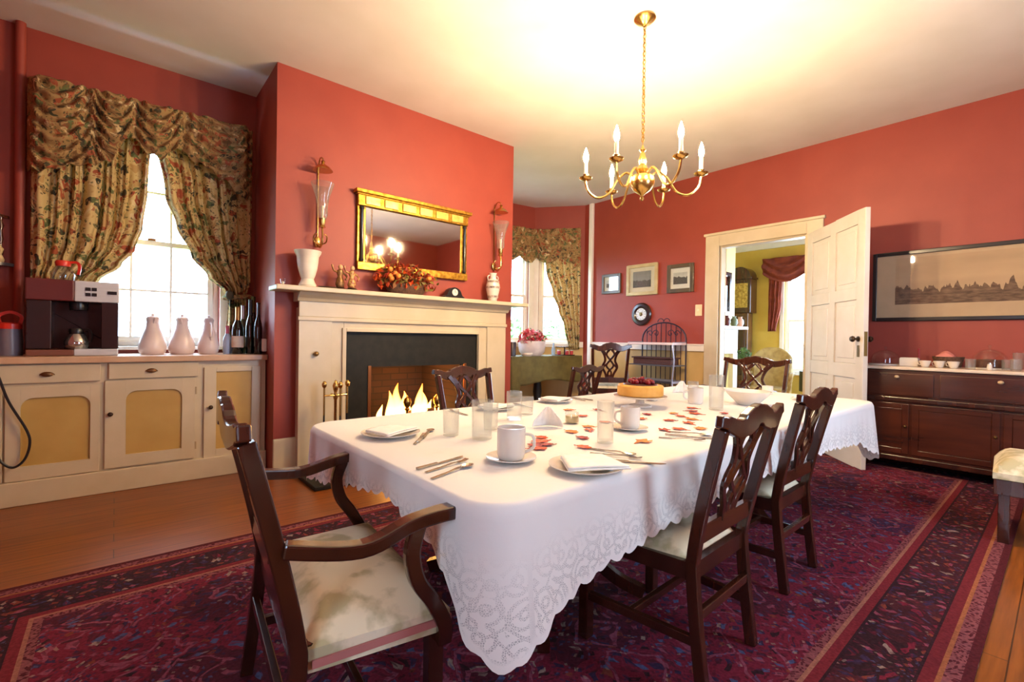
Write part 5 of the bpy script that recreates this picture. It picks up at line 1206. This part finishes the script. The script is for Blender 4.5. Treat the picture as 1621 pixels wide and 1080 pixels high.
tag(MB().lathe([(0,0),(.06,0),(.062,.2),(.055,.21),(0,.21)],n=20).build('canister', M('dark_grey_canister',lin(70,64,66),.35,.5), loc=(4.56,5.40,B0)), 'dark grey canister at the left of the bay table', 'canister')
tag(MB().lathe([(0,0),(.03,0),(.032,.1),(.014,.15),(.013,.2),(0,.2)],n=16).build('bottle', M('pale_blue_bottle',lin(150,176,206),.2), loc=(5.40,5.36,B0)), 'pale blue bottle right of the flower planter in the bay', 'bottle')
js = thing('jam_stand','dark two tier stand of red jam pots on the bay table','stand',(5.70,5.40,B0))
MB().lathe([(0,0),(.17,0),(.175,.012),(0,.012)],n=24).lathe([(.012,.012),(.012,.13),(0,.13)],n=10).build('lower_tier', MAHOG, js); MB().lathe([(0,.13),(.15,.13),(.155,.142),(0,.142)],n=24).build('upper_tier', MAHOG, js)
for k in range(5):
    a = k*2*PI/5; x, y = 5.70+.115*math.cos(a+.5), 5.40+.115*math.sin(a+.5)
    j = thing('jam_pot','small red jam pot on the lower tier of the jam stand','jam pot',(x,y,B0+.0125),0,'jam pots on the bay stand')
    MB().lathe([(0,0),(.028,0),(.03,.05),(.026,.06),(0,.06)],n=14).build('pot', M('jam_red%d'%k,lin(150+8*k,40,46),.3), j); MB().lathe([(0,.06),(.028,.06),(.028,.075),(0,.077)],n=14).build('lid', PORC, j)
tag(MB().lathe([(0,0),(.07,0),(.09,.03),(.085,.05),(.0,.045)],n=20).build('small_bowl', PORC, loc=(4.745,5.27,B0)), 'small cream bowl before the flower planter in the bay', 'bowl')
# bay curtains: valance along both walls and one swept panel on the right
def along(i, d, off):
    """point at distance d from the right end of bay wall i, off metres into the room"""
    p, q = BAY[i], BAY[i+1]; ln = math.hypot(q[0]-p[0],q[1]-p[1]); ux, uy = (q[0]-p[0])/ln,(q[1]-p[1])/ln
    return (p[0]+ux*d-uy*off*1.0, p[1]+uy*d+ux*off*1.0)
def bay_pt(s, off):
    """continuous path: s in metres from the right corner along wall A then wall B"""
    if s < LA-.12: return along(1,s,off)
    if s > LA+.12: return along(2,s-LA,off)
    a = along(1,LA-.12,off); c = along(2,.12,off); t = (s-LA+.12)/.24; m_ = BAY[2]
    k = along(1,LA,off); q = ((1-t)**2*a[0]+2*t*(1-t)*k[0]+t*t*c[0], (1-t)**2*a[1]+2*t*(1-t)*k[1]+t*t*c[1]); return q
SGN = 1
def bval(u, v):
    s = .06+1.55*u
    zt = 3.12; zbm = 2.62-.10*abs(math.sin(s*PI/.42))+(-.10 if s < .2 else 0)+.0; z = zt+(zbm-zt)*v
    off = .11+.03*math.sin(PI*min(1,v*1.1))+.02*math.sin((z*30)+6*abs(math.sin(s*PI/.42)))+.01*math.sin(s*60)
    p = bay_pt(s, SGN*off); return (p[0],p[1],z)
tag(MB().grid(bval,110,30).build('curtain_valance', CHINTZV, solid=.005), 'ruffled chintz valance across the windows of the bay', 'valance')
def bpan(u, v):
    z = 2.8+(1.02-2.8)*v; a = .06; c = interp([(-2.8,.74),(-2.4,.66),(-2.0,.54),(-1.7,.43),(-1.4,.32),(-1.02,.24)], -z)
    s = a+(c-a)*u; p = bay_pt(s, SGN*(.06+.022*math.sin(u*5*2*PI+v))); return (p[0],p[1],z)
tag(MB().grid(bpan,60,30).build('window_curtain', CHINTZ, solid=.004), 'floral chintz curtain swept to the right of the bay window', 'curtain')

# ---------------------------------------------------------------- the room beyond the door
X2, H2 = 9.6, 3.09
P_ = XD+.13
struct(MB().box(P_,X2+.2,.3,6.4,H2,H2+.1).build('ceiling_parlour', CEIL, smooth=False))
W2 = (1.55,3.46,.62,2.55)
wall_holes('wall_parlour_far', YWALL, .3, 6.0, 0, H2, X2, X2+.15, [W2], 'y')
wall_holes('wall_parlour_right', YWALL, P_, X2+.15, 0, H2, .15, .3, [(7.2,8.8,.5,2.6)])
window('added_window_parlour', WHITE_TRIM, -8.8, -7.2, .5, 2.6, 3, 1.6, (0,.3,0), PI, .05)  # out-of-view side window, added to brighten the parlour
struct(MB().box(P_,X2,5.3,5.4,0,H2).build('wall_parlour_left', YWALL, smooth=False))
struct(MB().box(P_,7.92,3.62,5.3,0,H2).build('wall_parlour_breast', M('pale_yellow_paint',lin(226,204,128),.6), smooth=False))
struct(MB().box(P_,X2,.3,5.3,H2-.09,H2).build('trim_6', WHITE_TRIM, smooth=False) if False else MB().box(X2-.05,X2,.3,5.3,H2-.10,H2).box(P_,7.96,3.57,3.62,H2-.10,H2).build('trim_6', WHITE_TRIM, smooth=False))
struct(MB().box(P_,P_+.002,.3,DY0,0,H2).box(P_,P_+.002,DY1,3.6,0,H2).build('wall_parlour_near', YWALL, smooth=False))
struct(MB().box(X2-.02,X2,.3,5.3,0,.2).build('baseboard_parlour', WHITE_TRIM, smooth=False))
window('window_5', WHITE_TRIM, -W2[1], -W2[0], W2[2], W2[3], 1, 1.6, (X2,0,0), -PI/2, .05)
rc = panel('window_curtain', [(-2.6,-.13),(-1.4,-.13)], [(-2.6,.12),(-1.9,.1),(-1.4,.02)], 2.66, 1.40, 3, .03, 0, REDCUR, None, 40, 20)
rc.location = (X2-.10,3.58,0); rc.rotation_euler.z = -PI/2; tag(rc, 'rust red curtain at the left of the window in the next room', 'curtain')
def rv(u, v):
    x = -.22+2.35*u; t = (u*3.0) % 1.0; zb_ = 2.50-.18*math.sin(PI*t)**.8; z = 2.78+(zb_-2.78)*v
    return (x, -.02+.03*math.sin(z*40+8*math.sin(PI*t))-.04*math.sin(PI*v), z)
o = MB().grid(rv,100,16).build('curtain_valance', REDCUR, solid=.005, loc=(X2-.12,3.58,0), rotz=-PI/2); tag(o,'rust red swag valance above the window in the next room','valance')
gc = thing('longcase_clock','tall dark longcase clock against the yellow wall in the next room','clock',(9.36,4.13,0),-PI/2); gc.scale = (.82,.9,1.0)
MB().box(-.27,.27,-.16,.16,0,.45).box(-.19,.19,-.12,.12,.45,1.75).build('case', M('clock_case',lin(70,40,22),.3,c2=lin(110,70,36),scale=8,coat=.4), gc, smooth=False, bevel=.01)
MB().box(-.26,.26,-.16,.16,1.75,2.4).build('hood', MAHOG, gc, smooth=False, bevel=.01)
MB().prism([(-.28,2.4),(.28,2.4),(.28,2.44)]+[(.25*math.cos(PI*k/12),2.44+.2*math.sin(PI*k/12)) for k in range(0,13)]+[(-.28,2.44)],-.17,.17).build('pediment', MAHOG, gc, bevel=.006)
MB().box(-.2,.2,-.168,-.158,1.85,2.32).build('dial', M('brass_dial',lin(206,176,100),.35,.6,c2=lin(150,120,60),scale=25), gc, smooth=False)
MB().box(-.13,.13,-.128,-.118,.55,1.65).build('trunk_door', MAHOG, gc, smooth=False, bevel=.006)
# mantel, mirror and hearth on the parlour breast
pm = thing('parlour_mantel','white mantel shelf and surround seen edge on in the next room','fireplace',(0,0,0))
MB().box(6.9,7.95,3.40,3.618,1.395,1.44).build('shelf', WHITE_TRIM, pm, smooth=False, bevel=.008)
MB().box(6.95,7.15,3.55,3.618,0,1.39).box(7.75,7.9,3.55,3.618,0,1.39).box(7.15,7.75,3.55,3.618,1.0,1.39).build('surround', WHITE_TRIM, pm, smooth=False)
gm_ = thing('parlour_mirror','dark framed mirror over the mantel in the next room','mirror',(0,0,0))
MB().frame(6.95,7.70,1.62,2.32,.06,3.57,3.617).build('frame', MAHOG, gm_, smooth=False); MB().box(7.01,7.64,3.595,3.61,1.68,2.26).build('mirror_glass', MIRR, gm_, smooth=False)
for x, l, c in ((7.35,'dark red vase on the mantel in the next room',(90,30,30)),(7.60,'small green vase on the mantel in the next room',(110,120,90)),(7.82,'pale pink vase at the end of the mantel in the next room',(206,160,140))):
    tag(MB().lathe([(0,0),(.035,0),(.06,.06),(.05,.11),(.025,.14),(.035,.16),(0,.155)],n=16).build('vase', M('vase_glaze',lin(*c),.3), loc=(x,3.48,1.441)), l, 'vase')
pc = thing('upholstered_armchair','olive and cream upholstered armchair in the next room','armchair',(8.3,3.2,0),PI/2+.25)
OLV = M('olive_damask',lin(168,140,84),.8,c2=lin(140,112,62),scale=12,bump=.1)
def backfn(u, v):
    a = (u-.5)*2; w = .28+.02*v; z = .42+.68*v-(.16*abs(a)**3*v); return (a*w, -.28-.12*v+.10*a*a, z)
MB().grid(backfn,20,16).build('backrest', OLV, pc, solid=.09)
MB().box(-.29,.29,-.24,.30,.30,.46).build('seat', OLV, pc, bevel=.03)
for s in (-1,1):
    MB().sweep(smoothpath([(s*.30,-.3,.66),(s*.33,0,.68),(s*.33,.24,.66),(s*.32,.27,.5),(s*.3,.26,.3)],5),.06,.05).build('arm', OLV, pc, bevel=.01)
    for y in (-.22,.26): MB().box(s*.26-.022,s*.26+.022,y-.022,y+.022,0,.30).build('leg', MAHOG, pc, smooth=False)
st_ = thing('side_table','small dark side table with a green cloth by the window in the next room','side table',(8.75,2.55,0))
MB().lathe([(0,.70),(.32,.70),(.33,.72),(0,.725)],n=28).build('tabletop', MAHOG, st_); MB().lathe([(.05,.05),(.03,.3),(.05,.6),(.08,.70),(0,.70)],n=14).build('pedestal', MAHOG, st_); MB().lathe([(0,0),(.2,0),(.18,.03),(.05,.05),(0,.05)],n=20).build('base', MAHOG, st_)
MB().lathe([(.335,.40),(.335,.728),(.0,.73)],n=40).build('skirt_cloth', M('dark_green_cloth',lin(74,74,44),.8), st_)
fv = thing('flower_vase','small vase of peach flowers on the side table in the next room','vase',(8.70,2.62,.7315))
MB().lathe([(0,0),(.04,0),(.05,.06),(.03,.11),(.036,.13),(0,.12)],n=16).build('vase_body', PORC, fv)
o = leafcloud(90,0,.2,.12,.12,.12,.03,77).build('flowers', M('peach_petal',lin(226,170,140),.6,c2=lin(200,120,90),scale=20), fv, smooth=False, solid=.002); o['kind'] = 'stuff'
pl = thing('potted_plant','leafy green houseplant before the mantel in the next room','houseplant',(7.58,3.30,0))
MB().lathe([(0,0),(.12,0),(.16,.3),(.14,.3),(0,.26)],n=20).build('pot', PORC, pl); MB().lathe([(.03,.27),(.03,.85),(0,.86)],n=8).build('stem', MAHOG, pl)
o = leafcloud(90,0,.98,.10,.10,.14,.035,55).build('foliage', M('house_leaf',lin(50,84,40),.5,c2=lin(90,120,60),scale=10), pl, smooth=False, solid=.002); o['kind'] = 'stuff'

# ---------------------------------------------------------------- garden outside
tag(MB().box(-60,60,8.2,70,-1.0,-.6).build('lawn', M('lawn_grass',lin(120,160,90),.9,c2=lin(90,130,64),scale=1), smooth=False), 'pale green lawn outside the bay windows', 'lawn')
sh = thing('garden_shrub','pale green garden shrub outside the bay window','shrub',(9.2,10.2,-.6))
for i in range(2):
    o = leafcloud(900,0,1.2,1.9,1.5,1.3,.13,90+i).build('foliage', M('shrub_leaf%d'%i,lin(150-30*i,190-24*i,130-30*i),.7), sh, smooth=False); o['kind'] = 'stuff'
MB().lathe([(.12,0),(.08,1.2),(0,1.25)],n=10).build('trunk', MAHOGR, sh)

# ---------------------------------------------------------------- light and camera
w = bpy.data.worlds.new('World'); sc.world = w; w.use_nodes = True
bg = w.node_tree.nodes['Background']; bg.inputs[0].default_value = (.58,.77,1.0,1); bg.inputs[1].default_value = 15.0
def portal(loc, rot, sx, sy):
    l = bpy.data.lights.new('window_portal','AREA'); l.shape = 'RECTANGLE'; l.size = sx; l.size_y = sy; l.cycles.is_portal = True
    o = bpy.data.objects.new('window_portal', l); COL.objects.link(o); o.location = loc; o.rotation_euler = rot
portal(((W1[0]+W1[1])/2,YW+.155,2.03),(-PI/2,0,0),W1[1]-W1[0],W1[3]-W1[2])
portal((XW-.145,-.525,1.7),(PI/2,0,-PI/2),.95,1.5); portal((3.0,YB-.145,1.8),(PI/2,0,0),1.2,1.8)
for i, h in ((1,(.17,.80)),(2,(.12,.85)),(3,(.06,.76))):
    p, q = BAY[i+1], BAY[i]; ln = math.hypot(q[0]-p[0],q[1]-p[1]); ux, uy = (p[0]-q[0])/ln,(p[1]-q[1])/ln; m_ = (h[0]+h[1])/2
    portal((q[0]+ux*m_+uy*.115, q[1]+uy*m_-ux*.115, 1.935),(-PI/2,0,math.atan2(q[1]-p[1],q[0]-p[0])),h[1]-h[0],1.63)
portal((X2+.145,2.5,1.6),(PI/2,0,PI/2),1.9,1.93); portal((8.0,.155,1.55),(PI/2,0,0),1.6,2.1)

def cam():
    f, yaw, p, r = 743.6652, .87003, -.00640, .01510
    fw = Vector((math.cos(yaw)*math.cos(p), math.sin(yaw)*math.cos(p), math.sin(p)))
    rt = Vector((math.sin(yaw), -math.cos(yaw), 0)); up = rt.cross(fw)
    r2 = rt*math.cos(r)+up*math.sin(r); u2 = -rt*math.sin(r)+up*math.cos(r)
    c = bpy.data.cameras.new('camera'); o = bpy.data.objects.new('camera', c); COL.objects.link(o)
    m_ = Matrix((r2, u2, -fw)).transposed().to_4x4(); m_.translation = Vector((0,0,1.2)); o.matrix_world = m_
    c.sensor_width = 36; c.lens = f/1621*36; c.clip_start = .02; c.clip_end = 200
    sc.camera = o
cam()
sc.view_settings.view_transform = 'Standard'; sc.view_settings.look = 'None'; sc.view_settings.gamma = 1; sc.view_settings.exposure = 0.82
sc.cycles.use_denoising = True; sc.cycles.max_bounces = 10; sc.cycles.transparent_max_bounces = 24; sc.cycles.diffuse_bounces = 5
sc.cycles.sample_clamp_indirect = 8; sc.cycles.caustics_reflective = False; sc.cycles.caustics_refractive = False
